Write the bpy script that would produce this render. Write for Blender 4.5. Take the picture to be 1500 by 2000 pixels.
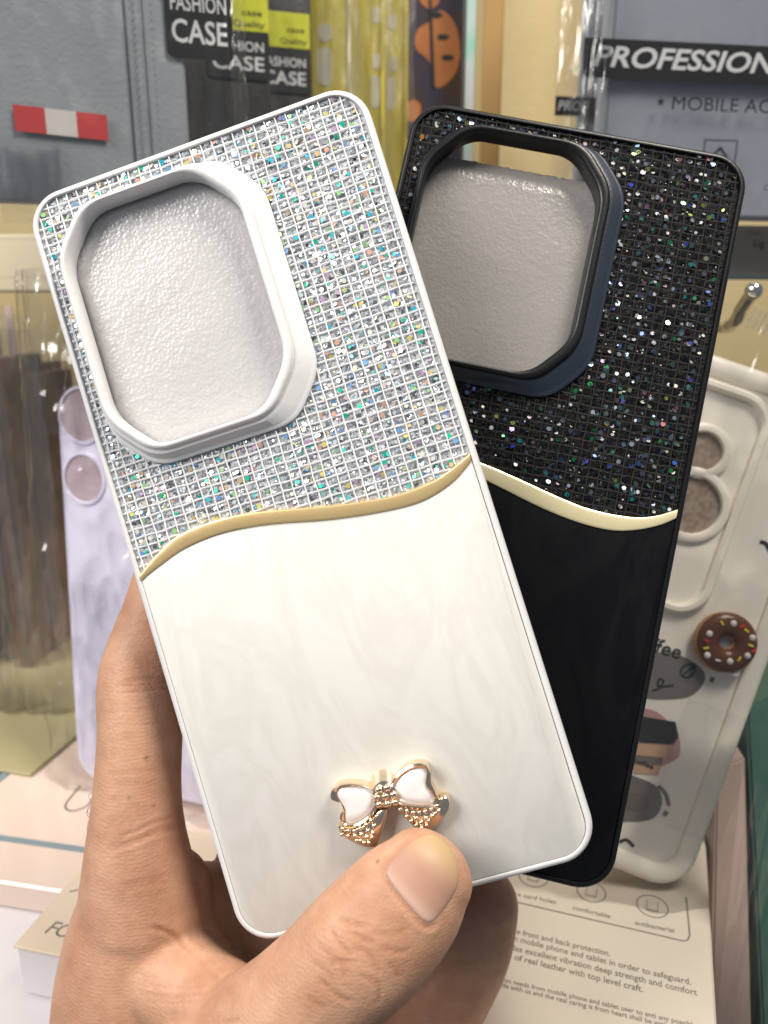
import bpy, bmesh, math, random
import numpy as np
from mathutils import Vector, Matrix, noise
from mathutils.bvhtree import BVHTree
R = math.radians
MM = 0.001
scene = bpy.context.scene
C = scene.collection
for o in list(bpy.data.objects): bpy.data.objects.remove(o)

# ------------------------------------------------------------------ camera, light, exposure
PITCH = 15.0
cam_data = bpy.data.cameras.new('camera'); cam = bpy.data.objects.new('camera', cam_data); C.objects.link(cam)
cam.location = (0, 0, 0.25); cam.rotation_euler = (R(90-PITCH), 0, 0)
cam_data.sensor_fit = 'VERTICAL'; cam_data.sensor_height = 36; cam_data.sensor_width = 27; cam_data.lens = 27.0
cam_data.clip_start = 0.005; cam_data.clip_end = 20
cam_data.dof.use_dof = True; cam_data.dof.focus_distance = 0.163; cam_data.dof.aperture_fstop = 18
scene.camera = cam
CAM = Matrix.Translation((0, 0, 0.25)) @ Matrix.Rotation(R(90-PITCH), 4, 'X')

world = bpy.data.worlds.new('World'); scene.world = world; world.use_nodes = True
bg = world.node_tree.nodes['Background']; bg.inputs[0].default_value = (0.78, 0.87, 1.0, 1); bg.inputs[1].default_value = 0.22

def area(name, loc, target, size, power, col):
    d = bpy.data.lights.new(name, 'AREA'); d.shape = 'RECTANGLE'; d.size = size[0]; d.size_y = size[1]; d.energy = power; d.color = col
    o = bpy.data.objects.new(name, d); C.objects.link(o); o.location = loc
    o.rotation_euler = (Vector(target)-Vector(loc)).to_track_quat('-Z', 'Y').to_euler(); return o
area('window_light', (-1.35, -0.58, 1.34), (0.0, 0.2, 0.2), (0.85, 0.85), 50.0, (1.0, 0.955, 0.89))
area('fill_lamp', (0.34, 0.0, 0.98), (0.10, 0.27, 0.1), (0.3, 0.3), 12.0, (1.0, 0.92, 0.80))  # added fill with no visible source, brightens the carton and cream case

vs = scene.view_settings; vs.view_transform = 'Standard'; vs.look = 'None'; vs.exposure = -0.10; vs.gamma = 1.0; vs.use_curve_mapping = False

# ------------------------------------------------------------------ pixel rays (photo is 1500 x 2000, focal length 1500 px)
F = 1500.0
def ray(u, v):
    return (CAM.to_3x3() @ Vector(((u-750)/F, -(v-1000)/F, -1.0)))
def pxd(u, v, d):                                   # pixel + depth along the axis (mm) -> world
    return CAM.translation + ray(u, v)*(d*MM)
def pxY(u, v, Y):
    r = ray(u, v); return CAM.translation + r*(Y/r.y)
def pxZ(u, v, Z):
    r = ray(u, v); return CAM.translation + r*((Z-CAM.translation.z)/r.z)
def on(M, u, v, z=0.0):                             # pixel -> local mm on the plane z of a frame
    n = M.to_3x3() @ Vector((0, 0, 1)); p = M @ Vector((0, 0, z*MM)); r = ray(u, v)
    t = (p-CAM.translation).dot(n)/r.dot(n)
    q = M.inverted() @ (CAM.translation + r*t); return (q.x/MM, q.y/MM)
def upright(p, yaw=0, lean=0, roll=0):              # local x right, y up, z to the viewer
    return Matrix.Translation(p) @ Matrix.Rotation(R(yaw), 4, 'Z') @ Matrix.Rotation(R(90-lean), 4, 'X') @ Matrix.Rotation(R(roll), 4, 'Z')
def lying(p, yaw=0):
    return Matrix.Translation(p) @ Matrix.Rotation(R(yaw), 4, 'Z')

# ------------------------------------------------------------------ materials
def nd(nt, t, **kw):
    n = nt.nodes.new(t)
    for k, v in kw.items(): setattr(n, k, v)
    return n
def mat(name, col, rough=0.5, metal=0.0, bump=None, var=None, coat=0.0, trans=0.0, sss=0.0, spec=0.5, alpha=1.0, ior=1.45):
    """bump=(scale per m, strength, distance m); var=(scale, colour2, lo, hi)"""
    m = bpy.data.materials.new(name); m.use_nodes = True; nt = m.node_tree; b = nt.nodes['Principled BSDF']
    b.inputs['Base Color'].default_value = (*col, 1); b.inputs['Roughness'].default_value = rough; b.inputs['Metallic'].default_value = metal
    b.inputs['Coat Weight'].default_value = coat; b.inputs['Coat Roughness'].default_value = 0.06
    b.inputs['Transmission Weight'].default_value = trans; b.inputs['Specular IOR Level'].default_value = spec; b.inputs['Alpha'].default_value = alpha
    b.inputs['IOR'].default_value = ior
    if sss:
        b.inputs['Subsurface Weight'].default_value = sss; b.inputs['Subsurface Radius'].default_value = (1, .4, .2); b.inputs['Subsurface Scale'].default_value = 0.003
    tc = nd(nt, 'ShaderNodeTexCoord')
    if var:
        n = nd(nt, 'ShaderNodeTexNoise'); n.inputs['Scale'].default_value = var[0]; n.inputs['Detail'].default_value = 4
        nt.links.new(tc.outputs['Object'], n.inputs['Vector'])
        cr = nd(nt, 'ShaderNodeValToRGB'); cr.color_ramp.elements[0].position = var[2]; cr.color_ramp.elements[1].position = var[3]
        cr.color_ramp.elements[0].color = (*col, 1); cr.color_ramp.elements[1].color = (*var[1], 1)
        nt.links.new(n.outputs['Fac'], cr.inputs['Fac']); nt.links.new(cr.outputs['Color'], b.inputs['Base Color'])
    if bump:
        n = nd(nt, 'ShaderNodeTexNoise'); n.inputs['Scale'].default_value = bump[0]; n.inputs['Detail'].default_value = 3
        nt.links.new(tc.outputs['Object'], n.inputs['Vector'])
        bp = nd(nt, 'ShaderNodeBump'); bp.inputs['Strength'].default_value = bump[1]; bp.inputs['Distance'].default_value = bump[2]
        nt.links.new(n.outputs['Fac'], bp.inputs['Height']); nt.links.new(bp.outputs['Normal'], b.inputs['Normal'])
    return m
def film_mat(name, tint=(0.985, 0.985, 0.985), lo=0.045, hi=0.5, rough=0.15):
    m = bpy.data.materials.new(name); m.use_nodes = True; nt = m.node_tree; nt.nodes.clear()
    out = nd(nt, 'ShaderNodeOutputMaterial'); mx = nd(nt, 'ShaderNodeMixShader'); tr = nd(nt, 'ShaderNodeBsdfTransparent'); gl = nd(nt, 'ShaderNodeBsdfGlossy')
    tr.inputs[0].default_value = (*tint, 1); gl.inputs['Roughness'].default_value = rough
    lw = nd(nt, 'ShaderNodeLayerWeight'); lw.inputs['Blend'].default_value = 0.25
    mr = nd(nt, 'ShaderNodeMapRange'); mr.inputs['To Min'].default_value = lo; mr.inputs['To Max'].default_value = hi
    tc = nd(nt, 'ShaderNodeTexCoord'); n = nd(nt, 'ShaderNodeTexNoise'); n.inputs['Scale'].default_value = 120; n.inputs['Detail'].default_value = 2
    bp = nd(nt, 'ShaderNodeBump'); bp.inputs['Strength'].default_value = 0.10; bp.inputs['Distance'].default_value = 0.002
    L = nt.links.new
    L(tc.outputs['Object'], n.inputs['Vector']); L(n.outputs['Fac'], bp.inputs['Height'])
    L(bp.outputs['Normal'], gl.inputs['Normal']); L(bp.outputs['Normal'], lw.inputs['Normal'])
    L(lw.outputs['Fresnel'], mr.inputs['Value']); L(mr.outputs[0], mx.inputs[0]); L(tr.outputs[0], mx.inputs[1]); L(gl.outputs[0], mx.inputs[2]); L(mx.outputs[0], out.inputs[0])
    return m
def flake_mat(name, rough, use_attr, darkk=1.0):
    m = bpy.data.materials.new(name); m.use_nodes = True; nt = m.node_tree; b = nt.nodes['Principled BSDF']
    b.inputs['Metallic'].default_value = 0.45; b.inputs['Roughness'].default_value = rough
    if use_attr:
        a = nd(nt, 'ShaderNodeAttribute', attribute_name='Col'); nt.links.new(a.outputs['Color'], b.inputs['Base Color'])
    else:
        a = nd(nt, 'ShaderNodeObjectInfo'); nt.links.new(a.outputs['Color'], b.inputs['Base Color'])
    return m
M = {}
M['white_tpu'] = mat('white_tpu', (.70, .70, .71), .30, bump=(900, .04, .001), sss=.05)
M['white_panel'] = mat('white_panel', (.80, .79, .755), .3, coat=.0, spec=.25, var=(38, (.72, .705, .665), .38, .72), bump=(70, .05, .002))
def veins(m, c1, c2, sc, rmax=.48):
    nt = m.node_tree; b = nt.nodes['Principled BSDF']; L = nt.links.new
    for l in list(b.inputs['Base Color'].links): nt.links.remove(l)
    tc = nd(nt, 'ShaderNodeTexCoord'); n = nd(nt, 'ShaderNodeTexNoise'); n.inputs['Scale'].default_value = sc; n.inputs['Detail'].default_value = 6; n.inputs['Distortion'].default_value = 2.2; n.inputs['Roughness'].default_value = .6
    mp = nd(nt, 'ShaderNodeMapping'); mp.inputs['Scale'].default_value = (2.2, .8, 1); mp.inputs['Rotation'].default_value = (0, 0, .5)
    L(tc.outputs['Object'], mp.inputs[0]); L(mp.outputs[0], n.inputs['Vector'])
    cr = nd(nt, 'ShaderNodeValToRGB'); e = cr.color_ramp.elements; e[0].position = .40; e[0].color = (*c1, 1); e[1].position = .62; e[1].color = (*c1, 1)
    q = cr.color_ramp.elements.new(.5); q.color = (*c2, 1)
    L(n.outputs['Fac'], cr.inputs['Fac']); L(cr.outputs['Color'], b.inputs['Base Color'])
    rr = nd(nt, 'ShaderNodeMapRange'); rr.inputs['To Min'].default_value = min(.12, rmax) if rmax < .3 else .26; rr.inputs['To Max'].default_value = rmax; L(n.outputs['Fac'], rr.inputs['Value']); L(rr.outputs[0], b.inputs['Roughness'])
veins(M['white_panel'], (.66, .648, .62), (.62, .607, .575), 26)
M['black_tpu'] = mat('black_tpu', (.007, .0075, .009), .36, spec=.35, bump=(1200, .05, .001))
M['black_panel'] = mat('black_panel', (.004, .004, .005), .18, coat=.0, spec=.22, var=(50, (.010, .010, .012), .4, .7), bump=(60, .04, .002))
veins(M['black_panel'], (.004, .004, .005), (.006, .006, .007), 18, .18)
M['navy_tpu'] = mat('navy_tpu', (.018, .026, .042), .38, bump=(1500, .08, .0006))
M['gap'] = mat('gap_grey', (.16, .15, .14), .6)
M['fabric_silver'] = mat('fabric_silver', (.50, .51, .535), .42, metal=.1, bump=(1800, .5, .001), var=(900, (.64, .65, .68), .4, .65))
M['fabric_black'] = mat('fabric_black', (.003, .003, .0035), .5, spec=.15, bump=(1800, .6, .001), var=(900, (.008, .008, .009), .4, .65))
M['thread_white'] = mat('thread_white', (.80, .81, .83), .55, bump=(2500, .4, .0004))
M['thread_grey'] = mat('thread_grey', (.60, .615, .64), .5, bump=(2500, .4, .0004))
M['thread_black'] = mat('thread_black', (.022, .022, .023), .6, spec=.2, bump=(2500, .6, .0005))
M['gold'] = mat('gold_trim', (.88, .65, .32), .28, metal=.65, bump=(300, .1, .0006))
M['gold_pale'] = mat('gold_pale_trim', (.84, .74, .46), .30, metal=.5, bump=(300, .1, .0006))
M['rose_gold'] = mat('rose_gold', (.93, .76, .58), .16, metal=1.0)
M['enamel'] = mat('enamel_white', (.80, .77, .77), .10, coat=.6)
M['flake_one'] = flake_mat('sequin_foil', .16, False)
M['flake_many'] = flake_mat('glitter_foil', .20, True)
M['print_black'] = mat('print_black', (.012, .012, .014), .5)
M['print_white'] = mat('print_white', (.72, .73, .75), .5)
M['print_grey'] = mat('print_grey', (.15, .135, .12), .7)
M['film'] = film_mat('clear_film')
M['film_soft'] = film_mat('clear_film_soft', (.96, .96, .96), .16, .65, .30)
M['film_crisp'] = film_mat('clear_film_crisp', (.975, .977, .98), .08, .7, .15)
M['leather_grey'] = mat('leather_grey', (.33, .365, .395), .42, bump=(700, .3, .0008), var=(30, (.40, .435, .465), .35, .7))
M['leather_dark'] = mat('leather_dark', (.035, .036, .038), .42, bump=(700, .3, .0008), var=(40, (.06, .058, .055), .35, .7))
M['stitch'] = mat('stitch_thread', (.22, .24, .26), .6)
M['red'] = mat('sticker_red', (.62, .075, .075), .55)
M['sticker_white'] = mat('sticker_white', (.76, .73, .70), .55)
M['yellow'] = mat('card_yellow', (.74, .64, .07), .4, var=(20, (.60, .50, .05), .35, .7))
M['yellow_green'] = mat('card_yellow_green', (.58, .60, .03), .45)
M['off_white'] = mat('off_white', (.72, .68, .52), .4)
M['wall'] = mat('wall_paint', (.42, .335, .175), .75, bump=(260, .25, .001), var=(14, (.47, .38, .205), .3, .7))
M['shelf'] = mat('shelf_dark', (.035, .032, .028), .6, var=(20, (.08, .07, .05), .4, .7))
M['rail'] = mat('rail_cream', (.66, .58, .42), .45, bump=(60, .1, .002))
M['print_navy'] = mat('print_navy', (.045, .045, .085), .35, var=(40, (.075, .045, .03), .4, .6))
M['print_orange'] = mat('print_orange', (.52, .20, .065), .4, var=(60, (.42, .15, .05), .35, .7))
M['card_brown'] = mat('card_brown', (.30, .18, .06), .6)
M['foil'] = mat('iridescent_foil', (.16, .36, .28), .45, metal=.2, var=(25, (.42, .36, .38), .4, .65))
M['case_blue_grey'] = mat('case_blue_grey', (.29, .32, .385), .35, bump=(300, .1, .0008), var=(16, (.35, .375, .43), .35, .7))
M['card_grey'] = mat('card_grey', (.30, .285, .26), .5)
M['chrome'] = mat('chrome', (.75, .74, .70), .12, metal=1.0)
M['lavender'] = mat('lavender_case', (.74, .71, .88), .30, sss=.1, var=(14, (.77, .74, .90), .4, .7))
M['mauve'] = mat('mauve_foam', (.47, .37, .41), .6, bump=(500, .3, .001))
M['brown_pack'] = mat('brown_pack', (.27, .185, .135), .45, var=(60, (.13, .09, .07), .35, .7))
M['tan_pack'] = mat('tan_pack', (.46, .35, .26), .45, var=(60, (.30, .21, .155), .35, .7))
M['pink_box'] = mat('pink_box', (.66, .52, .44), .22, coat=.3, var=(12, (.70, .56, .49), .35, .7))
M['lilac_box'] = mat('lilac_box', (.66, .63, .66), .4, var=(12, (.70, .66, .68), .35, .7))
M['stripe'] = mat('stripe_blue_grey', (.20, .255, .28), .4)
M['olive_box'] = mat('olive_box', (.33, .29, .16), .5, var=(12, (.40, .35, .21), .35, .7))
M['cream_card'] = mat('cream_card', (.66, .54, .41), .6, bump=(600, .1, .0006), var=(26, (.71, .59, .46), .35, .7))
M['carton'] = mat('carton_print', (.49, .435, .37), .6, bump=(600, .12, .0006), var=(24, (.53, .475, .405), .35, .7))
M['teal'] = mat('print_teal', (.10, .38, .38), .5)
M['navy'] = mat('navy_tray', (.025, .04, .06), .25)
M['cream_tpu'] = mat('cream_tpu', (.86, .81, .71), .32, sss=.1)
M['frosted'] = mat('frosted_panel', (.84, .79, .70), .28, var=(14, (.86, .81, .73), .35, .7), coat=.2)
M['lens_brown'] = mat('lens_opening', (.27, .20, .15), .5, var=(500, (.36, .29, .24), .4, .6))
M['print_taupe'] = mat('print_taupe', (.18, .165, .15), .4)
M['print_dark'] = mat('print_charcoal', (.035, .035, .037), .35)
M['print_peach'] = mat('print_peach', (.58, .37, .25), .45)
M['print_pink'] = mat('print_pink', (.50, .28, .26), .45)
M['choc'] = mat('chocolate_icing', (.115, .042, .02), .28, bump=(500, .15, .001))
M['dough'] = mat('donut_dough', (.42, .24, .12), .5)
M['spr_white'] = mat('sprinkle_white', (.72, .66, .66), .4)
M['spr_yellow'] = mat('sprinkle_yellow', (.70, .58, .04), .4)
M['spr_red'] = mat('sprinkle_red', (.55, .04, .025), .4)
M['hole_grey'] = mat('donut_hole', (.30, .31, .33), .4)
M['pink_pack'] = mat('pink_pack', (.48, .36, .33), .35, var=(30, (.54, .43, .40), .35, .7))
M['green_pack'] = mat('green_pack', (.035, .10, .08), .3, var=(30, (.06, .13, .10), .35, .7))
M['hair'] = mat('hair', (.012, .008, .006), .8, spec=.1)

def foam_mat():
    m = mat('foam', (.57, .56, .565), .26, sss=.75, spec=.8); nt = m.node_tree; b = nt.nodes['Principled BSDF']; L = nt.links.new
    b.inputs['Subsurface Radius'].default_value = (1, .95, .95); b.inputs['Subsurface Scale'].default_value = .006
    tc = nd(nt, 'ShaderNodeTexCoord'); v = nd(nt, 'ShaderNodeTexVoronoi'); v.inputs['Scale'].default_value = 1300; v.feature = 'F1'
    n = nd(nt, 'ShaderNodeTexNoise'); n.inputs['Scale'].default_value = 700; n.inputs['Detail'].default_value = 3
    ad = nd(nt, 'ShaderNodeMath', operation='ADD'); bp = nd(nt, 'ShaderNodeBump'); bp.inputs['Strength'].default_value = .17; bp.inputs['Distance'].default_value = .0005
    L(tc.outputs['Object'], v.inputs['Vector']); L(tc.outputs['Object'], n.inputs['Vector']); L(v.outputs['Distance'], ad.inputs[0]); L(n.outputs['Fac'], ad.inputs[1])
    L(ad.outputs[0], bp.inputs['Height']); L(bp.outputs['Normal'], b.inputs['Normal']); return m
M['foam'] = foam_mat()
M['foam_dark'] = foam_mat(); M['foam_dark'].node_tree.nodes['Principled BSDF'].inputs['Base Color'].default_value = (.30, .285, .275, 1)  # same foam with a darker base colour, for the black case
def skin_mat():
    m = mat('skin', (.56, .30, .165), .50, sss=.18); nt = m.node_tree; b = nt.nodes['Principled BSDF']; L = nt.links.new
    b.inputs['Subsurface Radius'].default_value = (1.0, .35, .16); b.inputs['Subsurface Scale'].default_value = .0025; b.inputs['Specular IOR Level'].default_value = .28
    tc = nd(nt, 'ShaderNodeTexCoord'); at = nd(nt, 'ShaderNodeAttribute', attribute_name='Col')
    n1 = nd(nt, 'ShaderNodeTexNoise'); n1.inputs['Scale'].default_value = 110; n1.inputs['Detail'].default_value = 5; n1.inputs['Roughness'].default_value = .65
    cr = nd(nt, 'ShaderNodeValToRGB'); cr.color_ramp.elements[0].position = .3; cr.color_ramp.elements[1].position = .72
    cr.color_ramp.elements[0].color = (.80, .71, .66, 1); cr.color_ramp.elements[1].color = (1.08, 1.08, 1.09, 1)
    mu = nd(nt, 'ShaderNodeMix', data_type='RGBA', blend_type='MULTIPLY'); mu.inputs[0].default_value = 1
    L(tc.outputs['Object'], n1.inputs['Vector']); L(n1.outputs['Fac'], cr.inputs['Fac']); L(at.outputs['Color'], mu.inputs[6]); L(cr.outputs['Color'], mu.inputs[7]); L(mu.outputs[2], b.inputs['Base Color'])
    # pores and ridge lines
    v = nd(nt, 'ShaderNodeTexVoronoi'); v.inputs['Scale'].default_value = 1500
    w = nd(nt, 'ShaderNodeTexWave'); w.inputs['Scale'].default_value = 420; w.inputs['Distortion'].default_value = 9; w.inputs['Detail'].default_value = 2; w.inputs['Detail Scale'].default_value = .35; w.bands_direction = 'Z'
    n2 = nd(nt, 'ShaderNodeTexNoise'); n2.inputs['Scale'].default_value = 420; n2.inputs['Detail'].default_value = 4
    a1 = nd(nt, 'ShaderNodeMath', operation='MULTIPLY_ADD'); a1.inputs[1].default_value = .22; a2 = nd(nt, 'ShaderNodeMath', operation='MULTIPLY_ADD'); a2.inputs[1].default_value = .55
    for q in (v, w, n2): L(tc.outputs['Object'], q.inputs['Vector'])
    L(w.outputs['Fac'], a1.inputs[0]); L(v.outputs['Distance'], a1.inputs[2]); L(n2.outputs['Fac'], a2.inputs[0]); L(a1.outputs[0], a2.inputs[2])
    bp = nd(nt, 'ShaderNodeBump'); bp.inputs['Strength'].default_value = .16; bp.inputs['Distance'].default_value = .0004
    L(a2.outputs[0], bp.inputs['Height']); L(bp.outputs['Normal'], b.inputs['Normal'])
    return m
M['skin'] = skin_mat()
def nail_mat():
    m = mat('nail', (.60, .37, .26), .50, sss=.08, coat=.0, bump=(400, .05, .0005)); nt = m.node_tree; b = nt.nodes['Principled BSDF']
    at = nd(nt, 'ShaderNodeAttribute', attribute_name='Col'); nt.links.new(at.outputs['Color'], b.inputs['Base Color']); return m
M['nail'] = nail_mat()

# ------------------------------------------------------------------ mesh helpers (coordinates in mm)
class MB:
    def __init__(s, k=1.0): s.v = []; s.f = []; s.k = k; s.col = None
    def ring(s, pts): i = len(s.v); s.v += [tuple(p) for p in pts]; return list(range(i, i+len(pts)))
    def bridge(s, a, b, closed=True):
        n = len(a)
        for i in range(n if closed else n-1): j = (i+1) % n; s.f.append((a[i], a[j], b[j], b[i]))
    def loft(s, rings, closed_v=False, cap0=False, cap1=False):
        ids = [s.ring(r) for r in rings]
        for a, b in zip(ids, ids[1:]): s.bridge(a, b)
        if closed_v: s.bridge(ids[-1], ids[0])
        if cap0: s.f.append(tuple(reversed(ids[0])))
        if cap1: s.f.append(tuple(ids[-1]))
        return s
    def prism(s, pts, z0, z1, bev=0.0):
        P = [Vector(p) for p in pts]
        if area2(P) < 0: P.reverse()
        if bev:
            Q = inset(P, bev); s.loft([[(p.x, p.y, z0) for p in P], [(p.x, p.y, z1-bev) for p in P], [(p.x, p.y, z1) for p in Q]], cap0=True, cap1=True)
        else: s.loft([[(p.x, p.y, z0) for p in P], [(p.x, p.y, z1) for p in P]], cap0=True, cap1=True)
        return s
    def box(s, x0, x1, y0, y1, z0, z1, bev=0.0):
        if bev:
            rr = lambda d, z: [(x0+d, y0+d, z), (x1-d, y0+d, z), (x1-d, y1-d, z), (x0+d, y1-d, z)]
            s.loft([rr(bev, z0), rr(0, z0+bev), rr(0, z1-bev), rr(bev, z1)], cap0=True, cap1=True)
        else: s.prism([(x0, y0), (x1, y0), (x1, y1), (x0, y1)], z0, z1)
        return s
    def tube(s, pts, rad, n=8, caps=True, flat=1.0):
        P = [Vector(p) for p in pts]; rad = rad if isinstance(rad, (list, tuple)) else [rad]*len(P); rings = []; up = None
        for i, p in enumerate(P):
            t = (P[min(i+1, len(P)-1)]-P[max(i-1, 0)]).normalized()
            if up is None: up = Vector((0, 0, 1)) if abs(t.z) < .9 else Vector((1, 0, 0))
            a = t.cross(up).normalized(); b = a.cross(t).normalized(); up = b
            rings.append([p+(a*math.cos(q)+b*math.sin(q)*flat)*rad[i] for q in [2*math.pi*j/n for j in range(n)]])
        s.loft(rings, cap0=caps, cap1=caps); return s
    def sphere(s, c, r, n=10, m=6, sz=1.0):
        c = Vector(c); rings = []
        for i in range(1, m): t = math.pi*i/m; rings.append([c+Vector((r*math.sin(t)*math.cos(q), r*math.sin(t)*math.sin(q), -r*math.cos(t)*sz)) for q in [2*math.pi*j/n for j in range(n)]])
        ids = [s.ring(x) for x in rings]
        for a, b in zip(ids, ids[1:]): s.bridge(a, b)
        s.f.append(tuple(reversed(ids[0]))); s.f.append(tuple(ids[-1])); return s
    def mesh(s, name, smooth=True, angle=40):
        me = bpy.data.meshes.new(name); k = MM*s.k
        me.from_pydata([(p[0]*k, p[1]*k, p[2]*k) for p in s.v], [], s.f); me.update()
        if smooth:
            for p in me.polygons: p.use_smooth = True
            me.set_sharp_from_angle(angle=R(angle))
        return me
    def build(s, name, mt, parent=None, smooth=True, angle=40):
        me = s.mesh(name, smooth, angle); me.materials.append(M[mt] if isinstance(mt, str) else mt); return link(name, me, parent)
def link(name, me, parent=None):
    o = bpy.data.objects.new(name, me); C.objects.link(o)
    if parent is not None: o.parent = parent
    return o
def area2(P): return sum(P[i].x*P[(i+1) % len(P)].y-P[(i+1) % len(P)].x*P[i].y for i in range(len(P)))
def inset(P, d):
    n = len(P); out = []
    for i in range(n):
        a = (P[i]-P[i-1]); b = (P[(i+1) % n]-P[i])
        if a.length < 1e-9: a = b
        if b.length < 1e-9: b = a
        na = Vector((-a.y, a.x)).normalized(); nb = Vector((-b.y, b.x)).normalized(); q = na+nb
        out.append(P[i]+q*(d/max(.35, 1+na.dot(nb))))
    return out
def thing(name, Mx, label, cat, group=None):
    o = bpy.data.objects.new(name, None); C.objects.link(o); o.matrix_world = Mx; o.empty_display_size = .01; tag(o, label, cat, group); return o
def tag(o, label=None, cat=None, group=None, kind=None):
    if label: o['label'] = label
    if cat: o['category'] = cat
    if group: o['group'] = group
    if kind: o['kind'] = kind
    return o
def rrect(x0, x1, y0, y1, r, n=6):
    P = []
    for cx, cy, a in ((x1-r, y1-r, 0), (x0+r, y1-r, 90), (x0+r, y0+r, 180), (x1-r, y0+r, 270)):
        for i in range(n+1): t = R(a+90*i/n); P.append((cx+r*math.cos(t), cy+r*math.sin(t)))
    return P
def chamfered(x0, x1, y0, y1, cx, cy, rnd=.62, n=6):
    cor = [((x1-cx, y1), (x1, y1-cy)), ((x1, y0+cy), (x1-cx, y0)), ((x0+cx, y0), (x0, y0+cy)), ((x0, y1-cy), (x0+cx, y1))]
    P = []
    pts = [Vector(p) for c in cor for p in c]; m = len(pts)          # 8 corners, clockwise
    for i in range(m):
        p = pts[i]; a = pts[i-1]; b = pts[(i+1) % m]
        la = min((a-p).length, (b-p).length)*.40; la = min(la, 4.2)
        s = p+(a-p).normalized()*la; e = p+(b-p).normalized()*la
        for k in range(n+1):
            t = k/n; P.append(tuple(s*(1-t)**2+p*2*t*(1-t)+e*t*t))
    return P[::-1]
def smooth_curve(pts, n=8, closed=False):
    P = [Vector(p) for p in pts]; m = len(P); out = []
    rng = range(m if closed else m-1)
    for i in rng:
        if closed: p0, p1, p2, p3 = P[i-1], P[i], P[(i+1) % m], P[(i+2) % m]
        else: p0, p1, p2, p3 = P[max(i-1, 0)], P[i], P[i+1], P[min(i+2, m-1)]
        for k in range(n):
            t = k/n; out.append(.5*((2*p1)+(p2-p0)*t+(2*p0-5*p1+4*p2-p3)*t*t+(3*p1-p0-3*p2+p3)*t**3))
    if not closed: out.append(P[-1])
    return out
def filled(name, outer, holes, z, mt, parent, k=1.0, skirt=0.0):
    bm = bmesh.new(); edges = []
    for loop in [outer]+holes:
        vs_ = [bm.verts.new((p[0]*MM*k, p[1]*MM*k, z*MM*k)) for p in loop]
        for i in range(len(vs_)): edges.append(bm.edges.new((vs_[i], vs_[(i+1) % len(vs_)])))
    bmesh.ops.triangle_fill(bm, edges=edges, use_beauty=True, use_dissolve=False, normal=(0, 0, 1))
    bmesh.ops.recalc_face_normals(bm, faces=bm.faces)
    if skirt:
        be = [e for e in bm.edges if len(e.link_faces) == 1]
        r = bmesh.ops.extrude_edge_only(bm, edges=be)
        for g in r['geom']:
            if isinstance(g, bmesh.types.BMVert): g.co.z -= skirt*MM*k
    me = bpy.data.meshes.new(name); bm.to_mesh(me); bm.free(); me.materials.append(M[mt]); return link(name, me, parent)
def lettering(s, x, y, h, z, mt, parent, w=None, bold=0.0, shear=0.0, rot=0.0, align='LEFT', name='lettering', depth=.03, space=1.0):
    """text with cap height h mm (and width w mm) at local (x, y) on plane z"""
    cu = bpy.data.curves.new(name, 'FONT'); cu.body = s; cu.size = 1.0; cu.offset = bold; cu.shear = shear; cu.resolution_u = 3; cu.space_character = space
    o = bpy.data.objects.new(name, cu); C.objects.link(o)
    me = bpy.data.meshes.new_from_object(o.evaluated_get(bpy.context.evaluated_depsgraph_get())); bpy.data.objects.remove(o); bpy.data.curves.remove(cu)
    n = len(me.vertices); co = np.empty(n*3); me.vertices.foreach_get('co', co); co = co.reshape(-1, 3)
    cap = 0.70; sy = h/cap; x0, x1 = co[:, 0].min(), co[:, 0].max(); sx = (w/(x1-x0)) if w else sy
    X = (co[:, 0]-x0)*sx; Y = co[:, 1]*sy; W = (x1-x0)*sx
    if align == 'CENTER': X = X-W/2
    if align == 'RIGHT': X = X-W
    c, s_ = math.cos(R(rot)), math.sin(R(rot))
    out = np.stack([(x+X*c-Y*s_)*MM, (y+X*s_+Y*c)*MM, np.full(n, z*MM)], 1); me.vertices.foreach_set('co', out.ravel()); me.update()
    me.name = name; me.materials.clear(); me.materials.append(M[mt]); return link(name, me, parent)
def film(name, Mx, x0, x1, y0, y1, z, seed, mt='film', amp=2.5, nx=46, ny=80, parent=None, fold=(1.0, .35), edge=3.0):
    """crinkled clear film: a grid bent by ridged noise, falling back to the pack at its edges"""
    mb = MB(); off = Vector((seed*7.3, seed*3.1, seed*1.7))
    for j in range(ny+1):
        for i in range(nx+1):
            a = i/nx; b = j/ny; x = x0+(x1-x0)*a; y = y0+(y1-y0)*b
            p = Vector((x*.06*fold[0], y*.06*fold[1], 0))+off
            r = (1-abs(noise.noise(p)))**3*.9+(1-abs(noise.noise(p*2.3+off)))**5*.6+noise.noise(p*.5)*.5
            e = min(1, min(a, 1-a)*(x1-x0)/12); r += (1-e)*1.3*(1-abs(noise.noise(Vector((x*.55, y*.035, seed*2.1)))))**3; dx = noise.noise(Vector((y*.03, seed, 0)))*edge
            mb.v.append((x+dx*(1-e), y+noise.noise(Vector((x*.04, seed+5, 0)))*edge*.4, z+(r*amp)*(.35+.65*e)-(1-e)*3.0))
    for j in range(ny):
        for i in range(nx): q = j*(nx+1)+i; mb.f.append((q, q+1, q+nx+2, q+nx+1))
    o = mb.build(name, mt, parent, angle=180)
    if parent is None: o.matrix_world = Mx
    return o

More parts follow.
